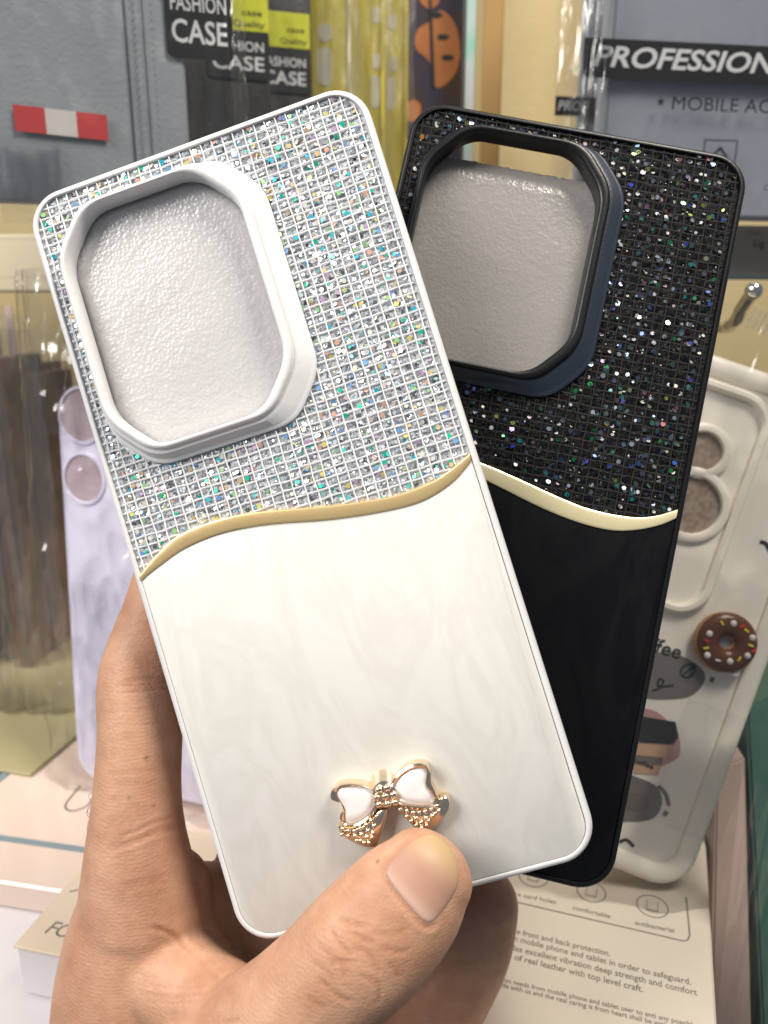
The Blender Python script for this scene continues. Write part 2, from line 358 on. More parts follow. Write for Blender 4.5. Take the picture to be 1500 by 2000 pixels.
def folds(parent, x0, x1, y0, y1, z, seed, amp=1.6, freq=.9, lean=0.0, nx=34, ny=60, name='film_fold'):
    """bunched-up film: narrow strip with steep lengthwise folds"""
    mb = MB()
    for j in range(ny+1):
        for i in range(nx+1):
            a = i/nx; b = j/ny; x = x0+(x1-x0)*a; y = y0+(y1-y0)*b
            w = noise.noise(Vector((y*.05, seed, 0)))*2.0+noise.noise(Vector((y*.16, seed+3, 0)))*.8
            p = Vector((x*freq*.35+w*.35, y*.018, seed*1.9))
            r = (1-abs(noise.noise(p)))**2*1.2+abs(noise.noise(p*2.1))*.8+.25*noise.noise(Vector((x*.3, y*.10, seed)))
            mb.v.append((x+w*.7+lean*(y-y0), y, z+amp*r*math.sin(math.pi*min(1, max(0, a)))**.5))
    for j in range(ny):
        for i in range(nx): q = j*(nx+1)+i; mb.f.append((q, q+1, q+nx+2, q+nx+1))
    return mb.build(name, 'film_crisp', parent, angle=180)

# ------------------------------------------------------------------ phone cases
def axis_angle(r):
    v = Vector(r); return Matrix.Rotation(v.length, 4, v.normalized())
def pose(p, k):
    return CAM @ (Matrix.Translation(Vector(p[3:])*MM*k) @ axis_angle(p[:3]))
KW, KB = 0.985, 1.018
POSE_W = pose((-.0204, -.0957, .3011, -17.4268, -.6508, -161.4735), KW)
POSE_B = pose((-.079, -.058, -.216, 27.64, 7.645, -170.42), KB)
WAVE_TOP = [(39, 2.4), (37.1, 1.5), (32.7, -0.3), (27.9, -1.6), (18.9, -1.9), (6.0, 0.2), (-9.1, 3.5), (-18.1, 4.4), (-26.5, 3.8), (-32.7, 1.1), (-36.4, -1.2), (-39, -3.4)]
WAVE_BOT = [(39, 1.7), (36.6, -0.3), (31.8, -3.1), (24.7, -4.8), (15.9, -4.3), (5.1, -2.6), (-7.7, 0.3), (-17.8, 1.4), (-26.2, 0.7), (-32.6, -1.2), (-36.4, -2.6), (-39, -4.1)]
WAVE_TOP_B = [(39, 1.8), (37.5, 0.9), (32.9, -1.6), (27.6, -3.0), (19.7, -3.2), (12.7, -2.2), (0.7, 0.5), (-6.5, 1.9), (-17, 3.3), (-27, 2.2), (-34, -.6), (-39, -3.2)]
WAVE_BOT_B = [(39, .1), (37.8, -0.8), (34.4, -3.3), (29.2, -5.6), (23.8, -6.7), (17.0, -6.5), (8.7, -5.1), (-4.6, -1.8), (-17, .5), (-27, -.6), (-34, -2.6), (-39, -4.2)]
FX, FY0, FY1 = 37.45, -81.4, 81.4
def interp(curve, x):
    c = sorted((p[0], p[1]) for p in curve)
    for (a, b), (d, e) in zip(c, c[1:]):
        if a <= x <= d: return b+(e-b)*(x-a)/(d-a)
    return c[0][1] if x < c[0][0] else c[-1][1]
def bump_ring(d, z, right=0, bottom=0):
    return [(p[0], p[1], z) for p in chamfered(-34-d, 9.2+d+right, 21.8-d-bottom, 77.8+d, 8, 9.5)]
def inside_poly(P, x, y):
    c = False; j = len(P)-1
    for i in range(len(P)):
        if (P[i][1] > y) != (P[j][1] > y) and x < (P[j][0]-P[i][0])*(y-P[i][1])/(P[j][1]-P[i][1])+P[i][0]: c = not c
        j = i
    return c
def hexflake(r): return [(r*math.cos(R(60*i)), r*math.sin(R(60*i)), 0) for i in range(6)]
HOLO = [(.03, .72, .46), (.06, .68, .88), (.95, .84, .25), (.95, .52, .38), (.45, .85, .38), (.25, .52, .95), (.95, .95, .95), (.72, .48, .75), (.95, .70, .38), (.20, .85, .75), (.95, .93, .80), (.95, .75, .70)]
HOLO_B = [(.10, .16, .30), (.08, .25, .32), (.22, .24, .36), (.04, .45, .16), (.26, .20, .45), (.08, .16, .50), (.70, .78, .90), (.25, .32, .45), (.16, .30, .48), (.45, .55, .12), (.10, .42, .42), (.20, .26, .36), (.16, .2, .3), (.3, .36, .45)]

def phone_case(name, Mx, k, dark, label):
    root = thing(name, Mx @ Matrix.Translation((0, -83*MM*k, 0)), label, 'phone case', 'two glitter phone cases held in the hand')
    loc = bpy.data.objects.new('x', None); bpy.data.objects.remove(loc)
    dy = 83.0                                                            # root sits at the middle of the bottom edge
    sh = lambda P: [(p[0], p[1]+dy) for p in P]
    sh3 = lambda P: [(p[0], p[1]+dy, p[2]) for p in P]
    tpu = 'black_tpu' if dark else 'white_tpu'; EX = 0.0 if dark else 1.0
    # bumper frame
    prof = [(2.4, -9.2), (1.2, -9.4), (.35, -8.7), (0, -7.4), (0, -1.9), (.10, -1.1), (.35, -.45), (.75, -.12), (1.15, -.02), (1.42, -.06), (1.5, -.2), (1.5, -.9), (1.5, -8.4), (2.3, -8.6)]
    mb = MB(k); mb.loft([[(p[0], p[1]+dy, z) for p in rrect(-39+d, 39-d, -83-EX+d, 83+EX-d, 8.0-d*.9, 10)] for d, z in prof], closed_v=True); fr = mb.build('bumper_frame', tpu, root)
    hole = chamfered(-34.4, 9.6, 21.4, 78.2, 8, 9.5)
    wt = smooth_curve(WAVE_TOP_B if dark else WAVE_TOP, 6); wb = smooth_curve(WAVE_BOT_B if dark else WAVE_BOT, 6)
    # backing plate with the camera opening
    filled('backing_plate', sh(rrect(-37.6, 37.6, -81.6-EX, 81.6+EX, 6.6, 10)), [sh(hole)], -1.15, 'black_tpu' if dark else 'gap', root, k, .8)
    # lower panel
    lim = 37.38
    low = [p for p in rrect(-lim, lim, -81.38-EX, 81.38, 6.6, 10) if p[1] < -20]
    top = [(max(-lim, min(lim, p.x)), p.y+.15) for p in wb if abs(p.x) <= lim+.01]
    top = [(lim, interp(WAVE_BOT_B if dark else WAVE_BOT, lim)+.15)]+top+[(-lim, interp(WAVE_BOT_B if dark else WAVE_BOT, -lim)+.15)]
    low = sorted(low, key=lambda p: math.atan2(p[1]+20, p[0])); out = sh(top+low)
    P = [Vector(p) for p in out]
    if area2(P) < 0: P.reverse()
    Q = inset(P, .18); m2 = MB(k); a = m2.ring([(p.x, p.y, -.95) for p in P]); b = m2.ring([(p.x, p.y, -.26) for p in P]); c = m2.ring([(p.x, p.y, -.16) for p in Q]); m2.bridge(a, b); m2.bridge(b, c); m2.f.append(tuple(c))
    m2.build('lower_panel', 'black_panel' if dark else 'white_panel', root, angle=60)
    # gold wave trim
    xs = [p for p in wt if abs(p.x) <= 37.3]; xb = [p for p in wb if abs(p.x) <= 37.3]
    n = 60; g = MB(k); rings = []
    for i in range(n+1):
        x = -37.35+74.7*i/n; t0 = interp([(p.x, p.y) for p in wt], x); b0 = interp([(p.x, p.y) for p in wb], x); w = t0-b0; mid = (t0+b0)/2
        sec = [(-.5, -.9), (-.5, .02), (-.46, .12), (-.36, .18), (0, .24), (.36, .18), (.46, .12), (.5, .02), (.5, -.9)]
        rings.append([(x, mid+u*w+dy, z) for u, z in sec])
    g.loft(rings, cap0=True, cap1=True); g.build('gold_wave_trim', 'gold_pale' if dark else 'gold', root, angle=50)
    # glitter fabric
    fo = [p for p in rrect(-FX, FX, -81.2, 81.45+EX, 6.6, 10) if p[1] > 20]; fo = sorted(fo, key=lambda p: math.atan2(p[1]-20, p[0]))
    fab = sh(fo+[(-FX, interp(WAVE_TOP_B if dark else WAVE_TOP, -FX)-.3)]+[(p.x, p.y-.3) for p in reversed(wt) if abs(p.x) < FX]+[(FX, interp(WAVE_TOP_B if dark else WAVE_TOP, FX)-.3)])
    filled('glitter_fabric', fab, [sh(hole)], -.85, 'fabric_black' if dark else 'fabric_silver', root, k, .2)
    # camera surround
    br = MB(k)
    rr = [(.2, -2.4), (.2, .0)]
    outer = [(.6, -.7, 3.2, 2.2), (.6, -.05, 3.2, 2.2), (.57, .10, 3.08, 2.08), (.5, .20, 2.75, 1.75), (.42, .32, 2.5, 1.45), (.3, 1.72, .62, .55), (.2, 1.82, .25, .22), (.1, 1.92, 0, 0), (.0, 2.15, 0, 0), (-.12, 2.45, 0, 0), (-.35, 2.68, 0, 0), (-.6, 2.75, -.2, 0), (-.85, 2.72, -.5, 0), (-1.05, 2.52, -.7, 0), (-1.15, 2.15, -.8, 0), (-1.2, -2.0, -.8, 0), (-.9, -2.6, -.4, 0), (.1, -2.6, 0, 0)]
    br.loft([sh3(bump_ring(d, z, r_, b_)) for d, z, r_, b_ in outer], closed_v=True)
    br.build('camera_surround', 'navy_tpu' if dark else 'white_tpu', root, angle=35)
    if dark:
        lp = MB(k); lp.loft([sh3(bump_ring(d, z, rt_)) for d, z, rt_ in ((.12, 1.62, 0), (.1, 2.2, 0), (-.08, 2.55, 0), (-.35, 2.78, 0), (-.65, 2.85, -.2), (-.95, 2.8, -.5), (-1.15, 2.6, -.7), (-1.28, 2.2, -.8), (-1.32, -2.05, -.8), (-1.0, -2.2, -.4))], closed_v=True); lp.build('camera_lip', 'black_tpu', root, angle=35)
    # net threads laid over the fabric
    rnd = random.Random(11 if dark else 4)
    wf = [(p.x, p.y) for p in wt]; base = [(p[0], p[1]) for p in bump_ring(1.1, 0, 2.2, 1.6)]
    rr_out = rrect(-FX-.05, FX+.05, -82, 81.5+EX, 6.6, 10)
    ok = lambda x, y: inside_poly(rr_out, x, y) and y > interp(wf, x)+.1 and not inside_poly(base, x, y)
    px_, py_ = 2.42, 1.97
    nc = int(2*FX/px_); x0 = -FX+(2*FX-nc*px_)/2
    def run(pts, rad, mt, flat):
        seg = []; cur = []
        for p in pts:
            if ok(p[0], p[1]): cur.append(p)
            else:
                if len(cur) > 1: seg.append(cur)
                cur = []
        if len(cur) > 1: seg.append(cur)
        for s in seg:
            MB(k).tube([(p[0], p[1]+dy, p[2]) for p in s], rad, 6, True, flat).build('thread', mt, root, angle=80)
    for i in range(nc+1):
        x = x0+i*px_; ph = rnd.random()*6
        run([(x+.06*math.sin(y*.9+ph)+.10*noise.noise(Vector((x*3, y*.3, 1))), y, -.46+.05*math.sin(y*3.2)) for y in [-6+.65*q for q in range(138)]], .15 if not dark else .12, 'thread_black' if dark else 'thread_white', .8)
    nr = int(91/py_)
    for j in range(nr):
        y = -6+j*py_; ph = rnd.random()*6
        run([(x, y+.07*math.sin(x*.8+ph)+.14*noise.noise(Vector((x*.3, y*3, 2))), -.50+.03*math.sin(x*2)) for x in [-37.2+.7*q for q in range(107)]], .21 if not dark else .12, 'thread_black' if dark else 'thread_grey', .3)
    # glitter: flakes inside every mesh cell
    flakes = []; rows = range(-3, 46)
    for i in range(nc):
        for j in rows:
            cx = x0+(i+.5)*px_; cy = -6+(j+.5)*py_
            for q in range(6):
                x = cx+rnd.uniform(-.82, .82); y = cy+rnd.uniform(-.52, .52)
                if not (ok(x-.15, y) and ok(x+.15, y) and ok(x, y-.3) and ok(x, y+.1)): continue
                r = rnd.uniform(.36, .54) if rnd.random() < .6 else rnd.uniform(.10, .22)
                flakes.append((x, y, -.74+rnd.uniform(0, .10)+(.03*q), r, rnd))
    rnd.shuffle(flakes); big = [f for f in flakes if f[3] > .42][:300]; bigset = set(id(f) for f in big)
    meshes = []
    for rad in (.50, .56, .62):
        mm_ = MB(k); pts = hexflake(rad); mm_.loft([[(a, b, -.02) for a, b, c in pts], [(a, b, .02) for a, b, c in pts]], cap0=True, cap1=True)
        me = mm_.mesh('sequin', False); me.materials.append(M['flake_one']); meshes.append(me)
    pal = HOLO_B if dark else HOLO
    for f in big:
        o = link('sequin', rnd.choice(meshes), root); o.location = Vector((f[0], f[1]+dy, -.50 if not dark else -.55))*MM*k
        o.rotation_euler = (rnd.gauss(0, .22), rnd.gauss(0, .22), rnd.uniform(0, 6)); c = tuple(q*((1.0 if rnd.random() < .06 else .33) if dark else 1) for q in rnd.choice(pal)); o.color = (*c, 1)
    gm = MB(k); cols = []
    for f in flakes:
        if id(f) in bigset: continue
        Rm = Matrix.Rotation(rnd.gauss(0, .26), 3, 'X') @ Matrix.Rotation(rnd.gauss(0, .26), 3, 'Y') @ Matrix.Rotation(rnd.uniform(0, 6), 3, 'Z')
        ids = gm.ring([Vector((f[0], f[1]+dy, f[2])) + Rm @ Vector(p) for p in hexflake(f[3])]); gm.f.append(tuple(ids))
        if dark:
            c = tuple(rnd.uniform(.002, .022)*q for q in (1, 1, 1.08)) if rnd.random() < .93 else tuple(x*.25 for x in rnd.choice(HOLO_B))
            if rnd.random() < .008: c = (.8, .82, .88)
        else:
            v = rnd.choice((.16, .34, .46, .54, .6, .7, .85, .98)); c = (v*.93, v*1.0, v*1.08) if rnd.random() < .82 else rnd.choice(HOLO)
        cols.append(c)
    me = gm.mesh('glitter', False); ca = me.color_attributes.new('Col', 'FLOAT_COLOR', 'CORNER')
    arr = np.ones((len(me.loops), 4), dtype=np.float32)
    arr[:, :3] = np.repeat(np.array(cols, dtype=np.float32), 6, axis=0); ca.data.foreach_set('color', arr.ravel())
    me.materials.append(M['flake_many']); tag(link('glitter', me, root), kind='stuff')
    return root

BULGE = [(chamfered(-32.2+d, 7.0-d, 23.6+d, 76.0-d, 7, 8.5), .30) for d in (-.4, .2, .8)]
def foam_sheet(name, Mx, k, x0, x1, y0, y1, label, seed):
    """white packing foam tucked in the case: cushion with a bubbly skin"""
    mb = MB(k); nx, ny = 84, 100
    for j in range(ny+1):
        for i in range(nx+1):
            a = i/nx; b = j/ny; x = x0+(x1-x0)*a; y = y0+(y1-y0)*b
            ed = min(a, 1-a)*(x1-x0); eb = min(b, 1-b)*(y1-y0); e = min(1, min(ed, eb)/6)
            up_ = 0.0
            if seed == 2 and -34 < x < 9 and 22 < y < 78:
                for q_, a_ in BULGE:
                    if inside_poly(q_, x, y): up_ += a_
            h = -2.75+up_-1.6*(1-e)**2+.10*noise.noise(Vector((x*1.3, y*1.3, seed)))+.15*noise.noise(Vector((x*.08, y*.08, seed)))
            if b > .999: y += .5*noise.noise(Vector((x*.9, 3, seed)))
            mb.v.append((x, y+83, h))
    for j in range(ny):
        for i in range(nx): q = j*(nx+1)+i; mb.f.append((q, q+1, q+nx+2, q+nx+1))
    rim = [i for i in range(nx+1)]+[j*(nx+1)+nx for j in range(1, ny+1)]+[ny*(nx+1)+i for i in range(nx-1, -1, -1)]+[j*(nx+1) for j in range(ny-1, 0, -1)]
    lo = mb.ring([(mb.v[q][0], mb.v[q][1], -6.6) for q in rim]); mb.bridge(lo, rim); mb.f.append(tuple(reversed(lo)))
    o = mb.build(name, 'foam' if seed == 2 else 'foam_dark', None, angle=60); o.matrix_world = Mx @ Matrix.Translation((0, -83*MM*k, 0)); tag(o, label, 'foam sheet', 'foam sheets inside the two cases'); return o

white = phone_case('phone_case', POSE_W, KW, False, 'white phone case with silver glitter top and gold bow')
black = phone_case('phone_case', POSE_B, KB, True, 'black phone case with dark glitter top behind the white one')
foam_sheet('foam_sheet', POSE_W, KW, -36.6, 36.6, 6, 80.2, 'white packing foam seen through camera opening of white case', 2)
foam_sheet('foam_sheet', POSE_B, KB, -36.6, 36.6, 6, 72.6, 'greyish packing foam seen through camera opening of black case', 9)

# ------------------------------------------------------------------ bow charm on the white case
def wl(pts, z=0.0):
    return [(x/KW, y/KW+83) for x, y in [on(POSE_W, u, v, z*KW) for u, v in pts]]
def bow():
    b0 = -.3; H = 3.3
    dy = 0
    up_l = wl([(662, 1578), (652, 1556), (651, 1538), (664, 1524), (692, 1520), (722, 1526), (735, 1536)])
    # loop outlines: far side measured at the base, near side at the top face
    loopL = smooth_curve(wl([(653, 1553), (651, 1537), (664, 1524), (692, 1520), (724, 1527)], 0)+wl([(742, 1560), (741, 1572), (722, 1602), (694, 1617), (672, 1611), (663, 1598), (669, 1578), (661, 1565)], H), 5, True)
    loopR = smooth_curve(wl([(770, 1512), (788, 1493), (812, 1482), (832, 1484), (842, 1500), (843, 1518), (852, 1538)], 0)+wl([(858, 1563), (850, 1578), (828, 1581), (795, 1578), (768, 1566), (764, 1545)], H), 5, True)
    enL = smooth_curve(wl([(656, 1552), (662, 1540), (686, 1536), (724, 1542), (734, 1566), (722, 1590), (702, 1606), (684, 1611), (673, 1605), (672, 1584), (664, 1567)], H), 5, True)
    enR = smooth_curve(wl([(770, 1537), (783, 1516), (806, 1502), (824, 1500), (834, 1510), (832, 1530), (838, 1545), (849, 1558), (843, 1572), (822, 1575), (790, 1571), (774, 1562)], H), 5, True)
    tailL = smooth_curve(wl([(664, 1606)], 1)+wl([(690, 1618), (716, 1607), (738, 1584), (756, 1582), (750, 1612), (738, 1652), (726, 1657), (700, 1651), (670, 1634), (661, 1620)], 2.8), 3, True)
    tailR = smooth_curve(wl([(770, 1570), (795, 1577), (830, 1580), (853, 1572), (862, 1556)], 2.8)+wl([(876, 1560), (878, 1580), (862, 1604), (838, 1624), (824, 1628), (808, 1616), (785, 1588)], 2.8), 3, True)
    knot_c = wl([(752, 1556)], 3.4)[0]; kb = wl([(748, 1528)], .5)[0]
    body = MB(KW)
    for P, z in ((tailL, 2.9), (tailR, 2.9)): body.prism([tuple(p) for p in P], b0, z, .35)
    o = body.build('bow_charm', 'rose_gold', white, angle=50); o['label'] = 'rose gold bow charm with white enamel loops'
    for lo, en in ((loopL, enL), (loopR, enR)):
        P = [Vector(p) for p in lo]
        if area2(P) < 0: P.reverse()
        m = 80
        def resample(Q, start):
            L_ = [0]
            Q = Q[:]; i0 = min(range(len(Q)), key=lambda i: (Q[i]-start).length); Q = Q[i0:]+Q[:i0]; Q.append(Q[0])
            for a, b in zip(Q, Q[1:]): L_.append(L_[-1]+(b-a).length)
            out = []; j = 0
            for i in range(m):
                t = L_[-1]*i/m
                while L_[j+1] < t: j += 1
                out.append(Q[j].lerp(Q[j+1], (t-L_[j])/max(1e-9, L_[j+1]-L_[j])))
            return out
        E_ = [Vector(p) for p in en]
        if area2(E_) < 0: E_.reverse()
        st = max(P, key=lambda p: p.y); A = resample(P, st); B = resample(E_, max(E_, key=lambda p: p.y))
        f = MB(KW); f.loft([[(p.x, p.y, b0) for p in A], [(p.x, p.y, H-.5) for p in A], [(p.x*.96+q.x*.04, p.y*.96+q.y*.04, H-.15) for p, q in zip(A, B)], [(p.lerp(q, .5).x, p.lerp(q, .5).y, H+.1) for p, q in zip(A, B)], [(q.x, q.y, H-.1) for q in B], [(q.x, q.y, H-.8) for q in B]])
        f.build('loop_rim', 'rose_gold', o, angle=50)
        e = MB(KW); cx = sum((p for p in B), Vector((0, 0)))/len(B)
        e.loft([[(q.x, q.y, H-.75) for q in B], [(q.lerp(cx, .06).x, q.lerp(cx, .06).y, H-.38) for q in B], [(q.lerp(cx, .5).x, q.lerp(cx, .5).y, H-.22) for q in B]], cap1=True); e.build('enamel_inlay', 'enamel', o, angle=80)
    kn = MB(KW)
    rings = []
    for t, z in ((2.5, b0), (2.5, 2.6), (2.4, 3.3), (2.0, 3.55), (1.0, 3.7), (.4, 3.72)):
        c = Vector(kb).lerp(Vector(knot_c), min(1, max(0, (z-.5)/2.9)))
        rings.append([(c.x+t*1.08*math.cos(q), c.y+t*math.sin(q), z) for q in [2*math.pi*i/24 for i in range(24)]])
    kn.loft(rings, cap1=True); kn.build('knot', 'rose_gold', o, angle=50)
    bead = MB(KW).sphere((0, 0, 0), .50, 12, 8).mesh('bead'); bead.materials.append(M['rose_gold'])
    bigb = MB(KW).sphere((0, 0, 0), .78, 12, 8).mesh('bead'); bigb.materials.append(M['rose_gold'])
    tl = [(735, 1594), (725, 1602), (715, 1610), (704, 1617), (692, 1622), (680, 1622), (669, 1618), (731, 1612), (718, 1622), (706, 1629), (693, 1632), (680, 1632), (668, 1629), (729, 1626), (716, 1634), (727, 1635), (704, 1641), (721, 1645), (711, 1645), (697, 1641)]
    tr = [(782, 1580), (795, 1583), (807, 1586), (819, 1586), (831, 1584), (842, 1580), (852, 1574), (857, 1583), (794, 1594), (813, 1597), (832, 1597), (845, 1593), (803, 1603), (823, 1605), (838, 1602), (813, 1611), (834, 1611), (824, 1616), (850, 1588)]
    for q in tl+tr:
        p = wl([q], 3.0)[0]; x = link('bead', bead, o); x.location = Vector((p[0], p[1], 3.15))*MM*KW
    for q, z in [((740, 1542), 3.5), ((757, 1538), 3.6), ((736, 1557), 3.6), ((752, 1555), 3.85), ((769, 1552), 3.6), ((741, 1571), 3.5), ((757, 1570), 3.6), ((771, 1567), 3.45)]:
        p = wl([q], z)[0]; x = link('bead', bigb, o); x.location = Vector((p[0], p[1], z))*MM*KW
bow()

# ------------------------------------------------------------------ hand
def hand():
    mb = MB()
    CI = CAM.inverted()
    def cp(u, v, d): return Vector(((u-750)/F*d, -(v-1000)/F*d, -d))
    def chain(nodes, n=28, sub=6):
        """nodes: (u, v, depth, half width across the picture mm, half depth mm)"""
        P = [cp(*q[:3]) for q in nodes]; ra = [q[3] for q in nodes]; rb = [q[4] for q in nodes]
        pts = smooth_curve([tuple(p) for p in P], sub); m = len(P)
        A = [v.x for v in smooth_curve([(r, 0) for r in ra], sub)]; B = [v.x for v in smooth_curve([(r, 0) for r in rb], sub)]
        pts = [Vector(p) for p in pts]; rings = []
        def fr(t):
            w = Vector((0, 0, 1)); a = t.cross(w)
            a = a.normalized() if a.length > .05 else Vector((1, 0, 0)); return a, a.cross(t).normalized()
        t0 = (pts[1]-pts[0]).normalized(); t1 = (pts[-1]-pts[-2]).normalized()
        def add(c, t, sa, sb): a, b = fr(t); rings.append([c+a*math.cos(q)*sa+b*math.sin(q)*sb for q in [2*math.pi*j/n for j in range(n)]])
        for i in range(5, 0, -1): g = R(88*i/5.0); add(pts[0]-t0*math.sin(g)*min(A[0], B[0]), t0, A[0]*math.cos(g), B[0]*math.cos(g))
        for i, p in enumerate(pts): t = (pts[min(i+1, len(pts)-1)]-pts[max(i-1, 0)]).normalized(); add(p, t, A[i], B[i])
        for i in range(1, 6): g = R(88*i/5.0); add(pts[-1]+t1*math.sin(g)*min(A[-1], B[-1]), t1, A[-1]*math.cos(g), B[-1]*math.cos(g))
        mb.loft(rings, cap0=True, cap1=True)
    # index finger: tip hidden behind the white case, pip, base knuckle, palm edge
    chain([(372, 960, 184, 6.3, 6.0), (345, 1060, 183, 7.4, 7.0), (312, 1190, 181, 8.4, 8.2), (277, 1320, 178, 9.7, 9.8), (274, 1440, 175, 9.4, 9.6), (268, 1560, 173, 9.8, 10), (268, 1660, 173, 11.5, 11.5), (276, 1780, 174, 14.5, 13)])
    # side of the palm and thumb mound
    chain([(276, 1740, 174, 13.0, 12), (265, 1850, 175, 16.3, 14), (270, 1960, 176, 19.5, 16), (300, 2120, 180, 24, 20)])
    chain([(325, 1730, 178, 10, 9), (335, 1840, 176, 11, 11), (380, 1960, 171, 13, 13), (450, 2060, 165, 15, 15)])
    # thumb lying over the front of the white case
    chain([(836, 1704, 146.4, 9.5, 7.2), (806, 1742, 145.8, 11.2, 8.4), (765, 1790, 145.2, 12.0, 9.6), (705, 1852, 145, 12.3, 10.8), (640, 1915, 146, 11.9, 11.2), (560, 1990, 148, 12.6, 12), (470, 2080, 155, 16, 15), (390, 2180, 168, 22, 20)])
    # web between thumb and index
    chain([(300, 1880, 172, 12, 11), (380, 1940, 166, 11, 10), (452, 1975, 158, 9, 8.5), (505, 2030, 153, 10, 10)])
    # palm behind the cases, out to the little-finger side
    chain([(330, 1790, 184, 14, 10), (480, 1830, 192, 20, 11), (640, 1850, 197, 22, 12), (790, 1830, 199, 19, 13), (895, 1800, 197, 13.2, 13)])
    chain([(930, 1770, 196, 10.8, 11), (905, 1850, 197, 12.0, 13), (845, 1950, 199, 13.6, 15), (770, 2070, 203, 18, 18), (680, 2230, 208, 26, 22)])
    chain([(400, 1960, 190, 22, 16), (520, 2050, 198, 30, 20), (600, 2200, 205, 38, 22), (600, 2450, 212, 30, 23), (600, 2700, 222, 27, 22)])
    # middle, ring and little finger lie up the back of the black case
    chain([(470, 1800, 192, 9, 9), (500, 1640, 195, 9, 8.6), (545, 1450, 194, 8.4, 8.2), (590, 1270, 193, 7.6, 7.4), (618, 1150, 192, 6.3, 6)])
    chain([(640, 1800, 196, 9, 9), (672, 1640, 197, 8.8, 8.6), (712, 1450, 194.5, 8.2, 8), (745, 1290, 193, 7.4, 7.2), (765, 1180, 192, 6.2, 6)])
    chain([(800, 1790, 197, 8.6, 9), (828, 1660, 196, 7.8, 7.8), (858, 1520, 193, 7.2, 7), (880, 1400, 191, 6.4, 6.2), (892, 1320, 190, 5.4, 5.2)])
    raw = mb.mesh('raw'); o = link('raw', raw)
    md = o.modifiers.new('r', 'REMESH'); md.mode = 'VOXEL'; md.voxel_size = .0006
    ms = o.modifiers.new('s', 'SMOOTH'); ms.factor = .55; ms.iterations = 16
    me = bpy.data.meshes.new_from_object(o.evaluated_get(bpy.context.evaluated_depsgraph_get())); bpy.data.objects.remove(o)
    n = len(me.vertices); co = np.empty(n*3); me.vertices.foreach_get('co', co); co = co.reshape(-1, 3)/MM      # camera frame, mm
    no = np.empty(n*3); me.vertices.foreach_get('normal', no); no = no.reshape(-1, 3)
    U = 750+F*co[:, 0]/-co[:, 2]; V = 1000-F*co[:, 1]/-co[:, 2]; D = -co[:, 2]; front = np.clip(no[:, 2]*2, 0, 1)
    disp = np.zeros(n); shade = np.zeros(n)
    def crease(pts, width, depth, d0, d1, red=.5, both=.2):
        P = smooth_curve(pts, 5); best = np.full(n, 1e9); par = np.zeros(n); nseg = len(P)-1
        for si, (a, b) in enumerate(zip(P, P[1:])):
            ax, ay, bx, by = a.x, a.y, b.x, b.y; L2 = (bx-ax)**2+(by-ay)**2+1e-9
            t = np.clip(((U-ax)*(bx-ax)+(V-ay)*(by-ay))/L2, 0, 1); dd = np.hypot(U-ax-t*(bx-ax), V-ay-t*(by-ay)); par = np.where(dd < best, (si+t)/nseg, par); best = np.minimum(best, dd)
        m = front*(D > d0)*(D < d1)*np.clip(np.minimum(par, 1-par)/.16, .02, 1); g = np.exp(-(best/width)**2)*m
        depth = depth*.5; disp[:] -= depth*g - depth*both*np.exp(-((best-2.2*width)/(1.3*width))**2)*m
        shade[:] = np.maximum(shade, red*np.exp(-(best/(width*1.2))**2)*m)
    # finger joint creases: bundles of thin lines
    rc = random.Random(21)
    def bundle(pts, nl, spread, width, depth, d0, d1, red):
        for q in range(nl):
            o_ = (q-(nl-1)/2)*spread+rc.uniform(-1.5, 1.5); t0 = rc.uniform(-14, 4); t1 = rc.uniform(-4, 14)
            P_ = [(u+(t0 if k == 0 else t1 if k == len(pts)-1 else 0), v+o_+rc.uniform(-1.5, 1.5)) for k, (u, v) in enumerate(pts)]
            crease(P_, width*rc.uniform(.8, 1.3), 2.1*depth*rc.uniform(.5, 1.1), d0, d1, red*rc.uniform(.6, 1.1))
    bundle([(236, 1344), (275, 1338), (318, 1335), (348, 1338)], 3, 9, 3.2, .30, 150, 185, .8)
    bundle([(222, 1650), (268, 1634), (305, 1617), (350, 1604)], 3, 10, 3.2, .32, 150, 190, .7)
    bundle([(248, 1735), (290, 1724), (330, 1716)], 2, 9, 3.0, .2, 150, 190, .45)
    bundle([(215, 1420), (255, 1414), (310, 1412)], 3, 26, 2.6, .07, 150, 190, .12)
    bundle([(210, 1540), (255, 1534), (315, 1530)], 3, 24, 2.6, .07, 150, 190, .12)
    bundle([(240, 1240), (275, 1230), (310, 1226)], 4, 20, 2.6, .09, 150, 190, .15)
    # fold between thumb mound and index side
    crease([(285, 1812), (318, 1818), (352, 1838), (392, 1876), (428, 1918), (456, 1952)], 5, .95, 140, 195, .75)
    crease([(300, 1826), (350, 1858), (400, 1908), (436, 1948)], 12, .55, 140, 195, .25)
    bundle([(280, 1938), (340, 1946), (400, 1940), (446, 1926)], 3, 14, 3, .16, 140, 195, .35)
    bundle([(330, 1985), (380, 1990), (440, 1992)], 2, 12, 3, .16, 140, 195, .4)
    crease([(430, 2000), (470, 1992), (520, 1975), (560, 1945)], 5, .5, 140, 175, .5)
    # thumb knuckle wrinkles
    rn = random.Random(3)
